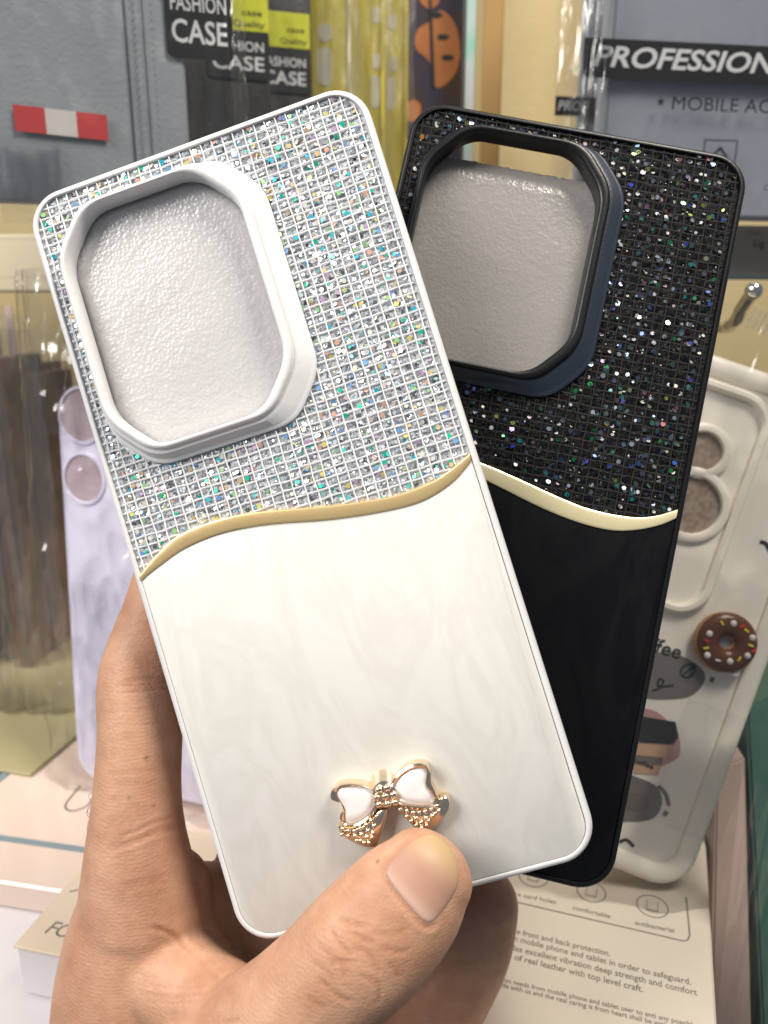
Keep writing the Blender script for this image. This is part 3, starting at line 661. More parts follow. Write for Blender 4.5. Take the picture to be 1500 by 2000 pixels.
    for q in [[(612, 1832), (640, 1862), (668, 1890), (672, 1915)], [(640, 1812), (665, 1850), (690, 1868)], [(600, 1868), (632, 1898), (655, 1925)], [(668, 1800), (700, 1830), (735, 1838)], [(690, 1845), (718, 1868), (745, 1905)], [(655, 1795), (690, 1806), (722, 1812)], [(618, 1905), (655, 1940), (690, 1962)], [(720, 1820), (760, 1826), (800, 1812)], [(640, 1880), (676, 1876), (700, 1884)], [(742, 1855), (772, 1862), (800, 1858)], [(596, 1940), (640, 1975)], [(760, 1880), (780, 1910)], [(700, 1900), (735, 1925), (742, 1960)]]:
        crease([(u+rn.uniform(-3, 3), v+rn.uniform(-3, 3)) for u, v in q], rn.uniform(3.0, 4.5), rn.uniform(.24, .5), 120, 165, .6, .25)
    # groove round the nail
    crease([(822, 1630), (790, 1650), (764, 1676), (748, 1700), (756, 1722), (784, 1760), (818, 1800), (838, 1812), (858, 1800)], 5, .6, 120, 160, .75, .8)
    co2 = co+no*disp[:, None]
    # back to the world
    A = np.array(CAM); w = (co2*MM) @ A[:3, :3].T + A[:3, 3]
    root = pxd(560, 2300, 205); me.vertices.foreach_set('co', (w-np.array(root)).ravel()); me.update()
    for p in me.polygons: p.use_smooth = True
    # skin colour: base, reddish in folds and at the fingertip, browner palm side
    base = np.array([.51, .305, .205]); redc = np.array([.33, .125, .07]); colr = np.tile(base, (n, 1))
    colr = colr*(1-shade[:, None]*.5)+redc*shade[:, None]*.5
    kn = np.exp(-(((U-690)/90)**2+((V-1830)/75)**2))*(D < 165); colr = colr*(1-.22*kn[:, None])+np.array([.42, .20, .10])*.22*kn[:, None]
    ix = np.exp(-(((U-300)/60)**2+((V-1240)/90)**2)); colr = colr*(1-.4*ix[:, None])+np.array([.46, .19, .12])*.4*ix[:, None]
    pat = np.array([.5+.5*noise.noise(Vector((a*.045, b*.045, c*.045+3))) for a, b, c in co]); pat = np.clip((pat-.42)*2.6, 0, 1)*.38
    colr = colr*(1-pat[:, None])+np.array([.47, .235, .165])*pat[:, None]
    mole = np.zeros(n)
    for u, v, s in ((738, 1683, 4), (285, 1480, 4), (252, 1560, 3), (300, 1575, 3)): mole = np.maximum(mole, np.exp(-(((U-u)**2+(V-v)**2)/s**2)))
    colr = colr*(1-.6*mole[:, None])
    ca = me.color_attributes.new('Col', 'FLOAT_COLOR', 'POINT'); arr = np.ones((n, 4), dtype=np.float32); arr[:, :3] = colr; ca.data.foreach_set('color', arr.ravel())
    me.name = 'hand'; me.materials.clear(); me.materials.append(M['skin'])
    h = link('hand', me); h.location = root; tag(h, 'left hand gripping both phone cases, thumb pressed over the white one', 'hand')
    # thumbnail: a curved plate set on the thumb
    bvh = BVHTree.FromPolygons([Vector(v) for v in w], [tuple(p.vertices) for p in me.polygons])
    outl = smooth_curve([(751, 1702), (762, 1680), (785, 1657), (815, 1636), (845, 1627), (872, 1640), (890, 1668), (898, 1700), (896, 1732), (880, 1762), (862, 1786), (842, 1805), (822, 1797), (785, 1757), (758, 1720)], 3, True)
    cen = Vector((828, 1712)); rings = []; lv = (1.0, .965, .9, .8, .65, .5, .33, .16); cols = []
    nmb = MB(); ids = []
    def hit(u, v):
        r = ray(u, v).normalized(); loc_, nn, i, dd = bvh.ray_cast(CAM.translation, r); return loc_, nn
    axis = Vector((.66, -.75))
    for q, l in enumerate(lv):
        rg = []
        for p in outl:
            uv = cen+(p-cen)*l; loc_, nn = hit(uv.x, uv.y)
            if loc_ is None: loc_ = pxd(uv.x, uv.y, 147); nn = (CAM.translation-loc_).normalized()
            vdir = (CAM.translation-loc_).normalized(); nn = (nn+vdir*1.2).normalized()
            tip = (uv-cen).dot(axis); lift = (-.35, .02, .14, .2, .25, .28, .30, .30)[q]
            rg.append((loc_+nn*lift*MM-root)/MM)
            pink = np.array([.40, .225, .165]); tipc = np.array([.47, .33, .17]); lun = np.array([.54, .36, .29])
            a = np.clip((tip-5)/70, 0, 1); b = math.exp(-((tip+58)/20.0)**2); c = pink*(1-a)+tipc*a; c = c*(1-.8*b)+lun*.8*b; cols.append(c)
        ids.append(nmb.ring(rg))
    for a, b in zip(ids, ids[1:]): nmb.bridge(a, b)
    nmb.f.append(tuple(ids[-1]))
    nm = nmb.mesh('thumbnail', True, 180); ca = nm.color_attributes.new('Col', 'FLOAT_COLOR', 'POINT'); arr = np.ones((len(nm.vertices), 4), dtype=np.float32); arr[:, :3] = np.array(cols); ca.data.foreach_set('color', arr.ravel())
    nm.materials.append(M['nail']); nm.update()
    bm = bmesh.new(); bm.from_mesh(nm); bmesh.ops.recalc_face_normals(bm, faces=bm.faces); bm.to_mesh(nm); bm.free()
    link('thumbnail', nm, h)
    # a few dark hairs on the side of the finger
    hm = MB(); rr = random.Random(8)
    for i in range(9):
        v = rr.uniform(1530, 1670); loc_ = pxd(184-(v-1600)*.05+rr.uniform(-2, 4), v, 173); dx, dy_ = rr.uniform(-14, -4), rr.uniform(20, 45)
        b = pxd(182+dx, v+dy_*.6, 172+rr.uniform(-1, 2)); c = pxd(184+dx*.6, v+dy_, 173)
        hm.tube([tuple((q-root)/MM) for q in smooth_curve([loc_, b, c], 5)], .035, 4)
    hr = hm.build('hair', 'hair', h); tag(hr, kind='stuff')
hand()

# ------------------------------------------------------------------ setting: shelf and back wall
WALL_Y = .53
def struct(name, mb, mt): o = mb.build(name, mt, None); tag(o, kind='structure'); return o
mb = MB(); mb.box(-420, 420, 60, 520, -20, 0); struct('shelf', mb, 'shelf')
mb = MB(); mb.box(-520, 520, WALL_Y*1000, WALL_Y*1000+15, 0.5, 620); struct('back_wall', mb, 'wall')

def hook(p0, Mlabel, length=None, tipup=0.0):
    """steel peg from the wall to p0"""
    pts = [(p0.x*1000, WALL_Y*1000-1, p0.z*1000), (p0.x*1000, p0.y*1000+8, p0.z*1000)]
    pts += [(p0.x*1000, p0.y*1000+3, p0.z*1000+1), (p0.x*1000, p0.y*1000, p0.z*1000+5+tipup)]
    o = MB().tube(pts, 1.7, 10).build('peg_hook', 'chrome'); tag(o, Mlabel, 'hook', 'steel peg hooks of the rack'); return o

# ---- grey wallet case at the top left
def stitch_line(root, pts, z):
    P = smooth_curve(pts, 30); st = MB(); d = 0
    for a, b in zip(P, P[1:]):
        d += 1
        if d % 2: st.tube([(a.x, a.y, z), ((a.x+b.x)/2, (a.y+b.y)/2, z+.35), (b.x, b.y, z)], .28, 5)
    return st
def fashion_sticker(root, Mx, box, z, word_px, yellow=None):
    """black printed label with two words"""
    x0, y1 = on(Mx, box[0], box[1]); x1, y0 = on(Mx, box[2], box[3])
    lab = MB().prism(rrect(x0, x1, y0, y1, 2.2, 5), z, z+.25).build('label_sticker', 'print_black', root)
    w = x1-x0; h = y1-y0
    lettering('FASHION', x0+w*.09, y0+h*.60, h*.20, z+.32, 'print_white', root, w=w*.82, bold=.012)
    lettering('CASE', x0+w*.09, y0+h*.20, h*.29, z+.32, 'print_white', root, w=w*.82, bold=.014)
    if yellow:
        yb = MB().box(x0+w*.02, x1, y1+.4, y1+yellow, z, z+.2).build('yellow_label', 'yellow_green', root)
        lettering('case', x0+w*.58, y1+yellow*.46, 2.5, z+.3, 'print_black', root, w=w*.32, bold=.008)
        lettering('Quality', x0+w*.44, y1+yellow*.14, 2.5, z+.3, 'print_black', root, w=w*.5, bold=.008)
Mw = upright(pxY(0, 392, .30), yaw=17, lean=0)
w0 = thing('wallet_case', Mw, 'grey leather wallet case with red and white sticker', 'wallet case', 'bagged wallet cases on one hook')
P = [on(Mw, *q) for q in ((-190, 385), (270, 392), (270, -160), (-190, -160))]
xa, ya = on(Mw, -190, 392); xb, yb_ = on(Mw, 268, 392); yt = ya+135
MB().prism(rrect(xa, xb, -.3, yt, 3, 5), -6, 2.2, .8).build('front_cover', 'leather_grey', w0)
xs1, _ = on(Mw, 296, 392); xs2, _ = on(Mw, 376, 392)
MB().prism(rrect(xb+.15, xs1+1.5, .1, yt, 1.2, 4), -7, 1.2, .9).build('spine', 'leather_grey', w0)
MB().prism(rrect(xs1+1.6, xs2, .4, yt, 2.5, 5), -9, 1.6, .8).build('back_cover', 'leather_grey', w0)
for u0, u1, z in ((266, 261, 2.2), (299, 293, 1.3)):
    x0, _ = on(Mw, u0, 100)
    st = MB(); y = 2.0
    while y < yt-3:
        st.tube([(x0-.15, y, z-.1), (x0+.12, y+.9, z+.3), (x0+.15, y+1.9, z-.1)], .24, 5); y += 2.5
    st.build('stitching', 'stitch', w0)
# red white red sticker on the bag
x0, y1 = on(Mw, 24, 203, 3.4); x1, y0 = on(Mw, 212, 272, 3.4); w_ = (x1-x0)/3
sk = tag(thing('flag_sticker', Mw @ Matrix.Translation((0, 0, 3.4*MM)), 'red white red striped sticker on the grey wallet bag', 'sticker'))
for i, m_ in enumerate(('red', 'sticker_white', 'red')):
    MB().prism([(x0+w_*i, y0+1.0-.5*i), (x0+w_*(i+1), y0+.5-.5*i), (x0+w_*(i+1), y1-.6-.5*i), (x0+w_*i, y1-.1-.5*i)], 0, .15).build('stripe', m_, sk)
fashion_sticker(w0, Mw, (316, -42, 456, 126), 2.6, None)
fb = film('plastic_bag', Mw, xa-4, on(Mw, 478, 300)[0], -4, yt, 3.2, 3, amp=2.0, nx=60, ny=90, fold=(1.2, .3)); tag(fb, 'clear plastic bag around the grey wallet case', 'plastic bag', 'clear plastic bags')
xq = on(Mw, 462, 100)[0]; folds(fb, xq-2.2, xq+3.2, on(Mw, 470, 300)[1], yt, 3.0, 5, amp=1.8, freq=1.5)
xq = on(Mw, 60, 350)[0]; folds(fb, xq-10, xq+12, -8, on(Mw, 100, 278)[1], 3.6, 9, amp=1.6, freq=.8, ny=40)
xq = on(Mw, 20, 380)[0]; folds(fb, xq-6, xq+8, -14, 6, 3.8, 14, amp=2.2, freq=.6, ny=24)
# ---- the wallet packs behind, each further along the hook
for i, (u0, u1, Y, lb, bx, yl) in enumerate(((378, 532, .375, 'dark wallet case directly behind the grey one', (400, 58, 527, 162), 14), (470, 612, .425, 'dark wallet case at the back of the row, beside yellow packs', (500, 92, 606, 188), 16))):
    Mi = upright(pxY(u0, 420, Y), yaw=16)
    r = thing('wallet_case', Mi, lb, 'wallet case', 'bagged wallet cases on one hook')
    x1, _ = on(Mi, u1, 300)
    MB().prism(rrect(-30, x1, -12, 135, 3, 5), -8, 1.6, .8).build('front_cover', 'leather_dark', r)
    MB().prism(rrect(-28, x1-1.5, -11, 134, 3, 5), -14, -8.4, .8).build('back_cover', 'leather_dark', r)
    fashion_sticker(r, Mi, bx, 2.0, None, yl)
    f = film('plastic_bag', Mi, -30, x1+3, -14, 137, 3.4, 12+i, amp=1.6, nx=46, ny=80, fold=(1.6, .3)); tag(f, ('clear plastic bag around the first dark wallet case', 'clear plastic bag around the rearmost dark wallet case')[i], 'plastic bag', 'clear plastic bags')

# ---- yellow packs
for i, (u0, u1, Y, lb) in enumerate(((600, 690, .445, 'yellow pack nearest the dark wallet cases'), (660, 752, .465, 'middle yellow pack with white rounded marks'), (728, 796, .485, 'yellow pack beside the orange printed pack'))):
    Mi = upright(pxY(u0, 430, Y), yaw=4)
    r = thing('accessory_pack', Mi, lb, 'package', 'yellow packs on one hook')
    x1, _ = on(Mi, u1, 300)
    MB().prism(rrect(0, x1, 0, 190, 2, 4), -7, 0, .8).build('card_box', 'yellow', r)
    lip = MB().box(x1-2.6, x1-.9, 3, 188, .05, 1.2, .3).build('raised_edge', 'off_white' if i == 0 else 'yellow', r)
    for k_, (a, b, c, d) in enumerate((((620, 45, 650, 82), (618, 92, 650, 168), (622, 180, 652, 235)), ((727, 14, 742, 46), (727, 104, 743, 136), (724, 146, 742, 212)), ((758, 27, 774, 58), (762, 108, 776, 140), (756, 150, 772, 216)))[i]):
        xA, yA = on(Mi, a, b, 0); xB, yB = on(Mi, c, d, 0)
        MB().prism(rrect(xA, xB, yB, yA, min(xB-xA, yA-yB)*.45, 6), .05, .35).build('printed_mark', 'off_white', r)
    f = film('plastic_bag', Mi, -2, x1+4, -6, 192, 2.2, 31+i, mt='film_soft', amp=1.6, nx=30, ny=80, fold=(2.4, .2)); tag(f, ('clear bag around the yellow pack nearest the wallets', 'clear bag around the middle yellow pack', 'clear bag around the yellow pack by the orange print')[i], 'plastic bag', 'clear plastic bags')

# ---- dark pack with orange print, foil strip, brown card edge
Mi = upright(pxY(778, 440, .505), yaw=2)
r = thing('accessory_pack', Mi, 'dark navy pack with orange printed shapes between yellow packs and wall', 'package')
x1, _ = on(Mi, 912, 200)
MB().prism(rrect(0, x1, 0, 200, 2, 4), -6, 0, .8).build('card_box', 'print_navy', r)
def blob(pts, z, mt, name): MB().prism([tuple(p) for p in smooth_curve([on(Mi, *q) for q in pts], 6, True)], z, z+.2).build(name, mt, r)
blob([(842, 40), (862, 20), (890, 50), (898, 110), (885, 150), (858, 172), (845, 160), (838, 120), (812, 95), (815, 60)], .1, 'print_orange', 'printed_shape')
blob([(820, 0), (845, -12), (858, 4), (838, 18)], .1, 'print_orange', 'printed_shape')
blob([(795, 205), (808, 195), (822, 208), (815, 235), (796, 235)], .1, 'print_orange', 'printed_shape')
for u, v in ((865, 73), (874, 113), (852, 30)):
    x, y = on(Mi, u, v); MB().prism([(x+3.6*math.cos(q), y+1.6*math.sin(q)) for q in [2*math.pi*i/14 for i in range(14)]], .35, .5).build('printed_spot', 'print_dark', r)
x0, y0 = on(Mi, 836, 70)
MB().prism([on(Mi, 836, -20), on(Mi, 842, -20), on(Mi, 850, 170), on(Mi, 842, 170)], .35, .5).build('printed_line', 'print_dark', r)
Mi2 = upright(pxY(901, 440, .44), yaw=-20)
r2 = thing('foil_card', Mi2, 'narrow iridescent foil card edge beside the yellowish wall', 'card'); MB().box(0, 5.0, 0, 210, -1.2, 0, .2).build('foil_face', 'foil', r2); MB().box(-1.6, -.1, 0, 210, -1.4, .3, .2).build('foil_rim', 'print_dark', r2)
Mi3 = upright(pxY(932, 440, .47), yaw=-8)
o = MB().box(0, 11, 0, 220, -9, 0, .6).build('cardboard_strip', 'card_brown'); o.matrix_world = Mi3; tag(o, 'brown cardboard strip standing against the yellowish wall', 'cardboard')

# ---- grey-blue bagged case, top right
Mp = upright(pxY(1165, 424, .35), yaw=8, lean=-2)
r = thing('boxed_case', Mp, 'grey blue phone case pack with black PROFESSIONAL band', 'package')
x1 = on(Mp, 1640, 424)[0]
MB().prism(rrect(0, x1, 0, 150, 5, 8), -10, 0, 1.6).build('case_body', 'case_blue_grey', r)
xc, yc = on(Mp, 1205, 0); MB().box(xc-1, xc-.3, 2, 148, .05, .3).build('fold_line', 'stripe', r)
xa_, yt_ = on(Mp, 1128, 72, 3.6); _, yb2 = on(Mp, 1128, 150, 3.6)
MB().box(xa_+3, x1, yb2, yt_, 3.4, 3.6).build('printed_band', 'print_black', r)
xl, yl = on(Mp, 1158, 128, 3.7); _, yh = on(Mp, 1158, 88, 3.7)
ww = on(Mp, 1545, 128, 3.7)[0]-xl
lettering('PROFESSIONAL', xl, yl, yh-yl, 3.75, 'print_white', r, w=ww*1.10, bold=.022, shear=.22)
xs_, ys_ = on(Mp, 1291, 199, 3.7); MB().prism([(xs_+(1.9 if i % 2 == 0 else .8)*math.sin(R(36*i)), ys_+(1.9 if i % 2 == 0 else .8)*math.cos(R(36*i))) for i in range(10)], 3.4, 3.6).build('printed_star', 'print_black', r)
xl, yl = on(Mp, 1312, 214, 3.7); _, yh = on(Mp, 1312, 187, 3.7)
lettering('MOBILE ACCESSORIES', xl, yl, yh-yl, 3.65, 'print_black', r, bold=0, w=(on(Mp, 1500, 214, 3.7)[0]-xl)*2.02)
a = on(Mp, 1370, 330, 3.7); b = on(Mp, 1442, 274, 3.7)
fr_ = MB(); 
for q in (((a[0], a[1]), (b[0], a[1]+.5)), ((a[0], b[1]-.5), (b[0], b[1])), ((a[0], a[1]), (a[0]+.5, b[1])), ((b[0]-.5, a[1]), (b[0], b[1]))): fr_.box(q[0][0], q[1][0], q[0][1], q[1][1], 3.4, 3.6)
fr_.build('printed_icon_frame', 'print_black', r)
c = ((a[0]+b[0])/2, (a[1]+b[1])/2); MB().prism([(c[0]-4, c[1]-1), (c[0], c[1]+3.4), (c[0]+4, c[1]-1), (c[0]+2.8, c[1]-1), (c[0], c[1]+1.8), (c[0]-2.8, c[1]-1)], 3.4, 3.6).build('printed_icon', 'print_black', r)
xl, yl = on(Mp, 1492, 372, 3.7); lettering('C', xl, yl, 2.6, 3.65, 'print_black', r, shear=.2)
f = film('plastic_bag', Mp, on(Mp, 1092, 300)[0], x1+4, -6, 152, 4.2, 41, amp=2.0, nx=70, ny=80, fold=(1.3, .25)); tag(f, 'clear crinkled bag around the grey blue case pack', 'plastic bag', 'clear plastic bags')
xq = on(Mp, 1140, 100)[0]; folds(f, xq-7, xq+7, 4, 152, 3.6, 21, amp=2.6, freq=1.0, lean=.05, nx=50, ny=80)
# narrower pack just behind, showing its own band end
Mq = upright(pxY(1078, 300, .40), yaw=8)
q_ = thing('boxed_case', Mq, 'pack edge with a short black band peeking out left of the PROFESSIONAL pack', 'package')
MB().prism(rrect(14, 60, -40, 130, 3, 5), -8, 0, 1).build('case_body', 'case_blue_grey', q_)
xa_, yt_ = on(Mq, 1082, 190); xb_, yb2 = on(Mq, 1200, 232); MB().box(xa_, xb_, yb2, yt_, 2.2, 2.4).build('printed_band', 'print_black', q_)
lettering('PROF', xa_+1.2, yb2+(yt_-yb2)*.28, (yt_-yb2)*.5, 2.5, 'print_white', q_, bold=.02, shear=.2)
f = film('plastic_bag', Mq, -1, 50, -42, 132, 2.8, 47, amp=1.8, nx=40, ny=70, fold=(2, .25)); tag(f, 'clear crinkled bag of the pack peeking out behind PROFESSIONAL', 'plastic bag', 'clear plastic bags')
folds(f, 0, 16, -40, 132, 3.0, 25, amp=2.4, freq=1.1, nx=44, ny=80)
# insert card below
Mr = upright(pxY(1395, 535, .385), yaw=8)
r = thing('insert_card', Mr, 'grey insert card with small black text under the grey blue case', 'card')
x1 = on(Mr, 1640, 535)[0]; yt = on(Mr, 1440, 440)[1]
MB().box(0, x1, 0, yt, -1, 0, .2).build('card_face', 'card_grey', r); MB().box(0, x1, -2.6, -.1, -1.4, .3, .2).build('card_hem', 'stripe', r)
xl, yl = on(Mr, 1472, 482); lettering('Lig', xl, yl, 3.6, .1, 'print_black', r); xl, yl = on(Mr, 1458, 458); lettering('Classi', xl, yl, 2.2, .1, 'print_grey', r)

# ---- chrome peg hook
p = pxY(1472, 568, .262)
q0 = pxY(1428, 632, .285)
pts = smooth_curve([(0.118*1000, WALL_Y*1000-1, q0.z*1000-2), (q0.x*1000+2, .32*1000, q0.z*1000-2), tuple(q0*1000), tuple((q0.lerp(p, .5))*1000), tuple(p*1000)], 6)
o = MB().tube([tuple(v) for v in pts], 2.3, 12).build('peg_hook', 'chrome'); MB
tag(o, 'shiny steel peg hook end beside the black case', 'hook', 'steel peg hooks of the rack')
ball = MB().sphere(tuple(p*1000), 2.9, 14, 8).build('peg_tip', 'chrome', o)

# ---- cream bumper case with donut charm, right
Mc = upright(pxZ(1338, 1752, .07), yaw=-4, lean=17, roll=-19)
r = thing('clear_case', Mc, 'frosted cream phone case with coffee prints and donut charm', 'phone case')
LC = 166; WC = 78
def rr3(d, z): return [(p[0], p[1], z) for p in rrect(-WC+d, -d, d, LC-d, 12-d, 10)]
MB().loft([rr3(d, z) for d, z in ((0.5, -8.5), (0, -6), (0, -1.5), (.8, 0), (2.2, .6), (5.0, .4), (6.4, -.5), (6.6, -2), (3, -8.5))], closed_v=True).build('bumper_frame', 'cream_tpu', r)
MB().prism(rrect(-WC+4.4, -4.4, 4.4, LC-4.4, 8, 8), -3.2, -1.6).build('frosted_panel', 'frosted', r)
# camera island
a = on(Mc, 1412, 1168); 
cx1, cy0 = on(Mc, 1422, 1075)[0], on(Mc, 1330, 1203)[1]
cy1 = LC-8; cx0 = max(-WC+9, cx1-46)
def isl(d, z): return [(p[0], p[1], z) for p in rrect(cx0+d, cx1-d, cy0+d, cy1-d, 11-d, 8)]
MB().loft([isl(d, z) for d, z in ((0, -1.7), (.1, .2), (.9, .9), (2.2, .9), (3, .2), (3.1, -1.7))], closed_v=True).build('camera_island_rim', 'cream_tpu', r)
for (u, v, rad) in ((1375, 880, 41), (1352, 985, 62)):
    x, y = on(Mc, u, v); x2, y2 = on(Mc, u+rad, v); ro = x2-x
    cr_ = lambda d, z: [(x+d*math.cos(t), y+d*math.sin(t), z) for t in [2*math.pi*i/40 for i in range(40)]]
    MB().loft([cr_(ro+3.0, -1.7), cr_(ro+2.8, -.4), cr_(ro+1.6, .3), cr_(ro+.3, .1), cr_(ro, -.5), cr_(ro, -1.6)]).build('lens_ring', 'cream_tpu', r)
    MB().loft([cr_(ro, -1.55), cr_(ro*.02, -1.5)]).build('lens_opening', 'lens_brown', r)
def cblob(pts, z, mt, name, sm=True):
    q = [on(Mc, *p) for p in pts]; q = [tuple(p) for p in smooth_curve(q, 5, True)] if sm else q
    return MB().prism(q, z, z+.12).build(name, mt, r)
cblob([(1240, 1330), (1290, 1275), (1340, 1285), (1375, 1310), (1378, 1335), (1350, 1362), (1290, 1368), (1250, 1360)], -1.55, 'print_taupe', 'printed_spot')
cblob([(1220, 1400), (1275, 1388), (1320, 1425), (1332, 1465), (1318, 1488), (1260, 1500)], -1.55, 'print_pink', 'printed_spot')
cblob([(1215, 1520), (1250, 1522), (1285, 1540), (1296, 1570), (1278, 1602), (1230, 1608), (1200, 1600)], -1.55, 'print_taupe', 'printed_spot')
cblob([(1250, 1400), (1322, 1412), (1328, 1440), (1318, 1456), (1250, 1452)], -1.4, 'print_dark', 'cup_lid', False)
cblob([(1245, 1454), (1308, 1460), (1288, 1516), (1240, 1512)], -1.42, 'print_peach', 'cup_body', False)
cblob([(1240, 1476), (1298, 1482), (1294, 1496), (1238, 1494)], -1.28, 'print_taupe', 'cup_band', False)
cblob([(1230, 1556), (1262, 1556), (1266, 1582), (1230, 1582)], -1.4, 'print_grey', 'printed_spot')
x, y = on(Mc, 1268, 1276); lettering('coffee', x-6.4, y, 4.8, -1.38, 'print_dark', r, shear=.1, rot=5, bold=.012)
x, y = on(Mc, 1250, 1496); lettering('coffee', x-2, y+.2, 1.6, -1.14, 'print_dark', r, w=6.5, bold=.02)
def stroke(pts, rad, z, mt, name='printed_line'):
    P_ = smooth_curve([on(Mc, *p) for p in pts], 6); MB().tube([(p.x, p.y, z) for p in P_], rad, 6, True, .25).build(name, mt, r)
stroke([(1276, 1350), (1290, 1346), (1298, 1332), (1290, 1328), (1288, 1342), (1305, 1342), (1318, 1340)], .35, -1.36, 'print_dark')
stroke([(1335, 1322), (1332, 1310), (1345, 1300), (1360, 1302), (1358, 1316), (1345, 1325), (1335, 1322)], .3, -1.36, 'print_dark')
stroke([(1337, 1320), (1346, 1312), (1358, 1304)], .25, -1.36, 'print_dark')
stroke([(1288, 1538), (1302, 1552), (1309, 1576)], .6, -1.4, 'print_taupe'); stroke([(1300, 1596), (1305, 1588)], .7, -1.4, 'print_taupe'); stroke([(1392, 1334), (1396, 1324)], .7, -1.4, 'print_taupe')
stroke([(1212, 1648), (1226, 1644), (1240, 1657)], .5, -1.4, 'print_dark'); stroke([(1488, 1058), (1500, 1062), (1512, 1085)], .6, -1.4, 'print_dark')
# donut charm
dx_, dy_ = on(Mc, 1416, 1255, 2); dr = on(Mc, 1482, 1255, 2)[0]-dx_
dn = tag(link('donut_charm', None, r)) if False else None
def torus(R0, r0, z, n=40, m=14, cz=.6, wob=0, cx=0, cy=0):
    t = MB(); rings = []
    for i in range(n):
        a_ = 2*math.pi*i/n; rr_ = r0*(1+wob*math.sin(5*a_+1)); rings.append([(cx+(R0+rr_*math.cos(b_))*math.cos(a_), cy+(R0+rr_*math.cos(b_))*math.sin(a_), z+rr_*cz*math.sin(b_)) for b_ in [2*math.pi*j/m for j in range(m)]])
    t.loft(rings, closed_v=True); return t
dg = torus(dr*.60, dr*.40, 1.3, cx=dx_, cy=dy_, cz=.55).build('donut_charm', 'dough', r); dg['label'] = 'chocolate iced donut charm with sprinkles'
torus(dr*.60, dr*.385, 2.0, wob=0, cx=dx_+.4, cy=dy_+.2, cz=.6).build('icing', 'choc', dg)
MB().prism([(dx_+dr*.3*math.cos(t), dy_+dr*.28*math.sin(t)) for t in [2*math.pi*i/24 for i in range(24)]], -1.5, 1.2).build('donut_hole', 'hole_grey', dg)
for u, v, m_, l_, an in ((1386, 1238, 'spr_white', 0, 0), (1433, 1218, 'spr_white', 0, 0), (1470, 1246, 'spr_white', 0, 0), (1382, 1280, 'spr_white', 0, 0), (1426, 1292, 'spr_white', 0, 0), (1460, 1281, 'spr_white', 0, 0), (1410, 1217, 'spr_yellow', 1, -35), (1458, 1232, 'spr_yellow', 1, -20), (1466, 1261, 'spr_yellow', 1, 0), (1379, 1266, 'spr_yellow', 1, 30), (1444, 1287, 'spr_yellow', 1, 80), (1450, 1224, 'spr_red', 1, 50), (1380, 1252, 'spr_red', 1, -20), (1472, 1272, 'spr_red', 1, 40), (1402, 1290, 'spr_white', 1, 10)):
    x, y = on(Mc, u, v, 4.2)
    if l_: MB().tube([(x-.75*math.cos(R(an)), y-.75*math.sin(R(an)), 4.1), (x, y, 4.35), (x+.75*math.cos(R(an)), y+.75*math.sin(R(an)), 4.1)], .36, 6).build('sprinkle', m_, dg)
    else: MB().sphere((x, y, 4.1), 1.05, 10, 6, .5).build('sprinkle', m_, dg)
x, y = on(Mc, 1420, 1308, 2); MB().prism(rrect(x-4.2, x+4.2, y-1.6, y+1.9, 1.5, 5), -1.0, 2.2, .5).build('bite_tag', 'spr_white', dg)
for dx0 in (-1.6, .2, 1.7): MB().sphere((x+dx0, y+.2, 2.25), .7, 8, 5, .3).build('tag_mark', 'choc', dg)
f = film('plastic_bag', Mc, -WC-6, 8, -5, LC+26, 5.4, 55, mt='film', amp=2.2, nx=60, ny=110, fold=(.9, .5)); tag(f, 'clear bag around the cream case with donut charm', 'plastic bag', 'clear plastic bags')
folds(f, -30, 10, LC+2, LC+27, 7.0, 45, amp=3.0, freq=.4, nx=50, ny=40)
folds(f, -22, 2, 20, 60, 5.6, 49, amp=1.8, freq=.4, nx=40, ny=40)
# ribbed seal of that bag
sl = MB()
for i in range(26):
    x = -44+i*2.0; sl.tube([(x, LC+9, 6.4), (x+.6, LC+15, 6.8)], .45, 5)
sl.build('bag_seal', 'film_soft', f)

# ---- printed carton lying bottom right
Mk = lying(pxZ(1400, 2000, .07), yaw=-20)
r = thing('printed_carton', Mk, 'beige printed carton with protection text lying at bottom right', 'carton')
MB().box(-118, 0, -40, 85, -69, 0, .6).build('carton_box', 'carton', r)
def kt(s, u, v, u2, h, mt='print_grey', bold=.006):
    x, y = on(Mk, u, v); x2, y2 = on(Mk, u2, v); lettering(s, x, y, h, .05, mt, r, w=None, bold=bold)
def kline(s, p, q, h, bold=.013, mt='print_grey'):
    a = on(Mk, *p); b = on(Mk, *q); W_ = math.hypot(b[0]-a[0], b[1]-a[1]); lettering(s, a[0], a[1], h, .05, mt, r, w=W_, rot=math.degrees(math.atan2(b[1]-a[1], b[0]-a[0])), bold=bold)
kline('complete front and back protection.', (958, 1812), (1192, 1868), 2.1)
kline('Compliance with mobile phone and tablet in order to safeguard.', (900, 1812), (1350, 1924), 2.1)
kline('leather provides excellent vibration deep strength and comfort', (912, 1834), (1362, 1945), 2.1)
kline('for integration of real leather with top level craft.', (900, 1848), (1256, 1938), 2.1)
kline('Meeting all protection needs from mobile phone and tablet user to anti any possible', (880, 1893), (1360, 2008), 1.5)
kline('top grade life with us and the real caring is from heart shall be with you', (922, 1914), (1330, 2014), 1.5)
kline('more card holes', (985, 1745), (1086, 1766), 1.8); kline('comfortable', (1118, 1776), (1192, 1794), 1.8); kline('antibacterial', (1240, 1806), (1317, 1822), 1.8)
def kpath(pts, w): 
    P_ = [on(Mk, *p) for p in pts]; MB().tube([(p[0], p[1], .03) for p in P_], w, 5, True, .25).build('printed_line', 'print_grey', r)
kpath([(1000, 1760), (1335, 1838), (1343, 1836), (1347, 1826), (1340, 1752)], .28)
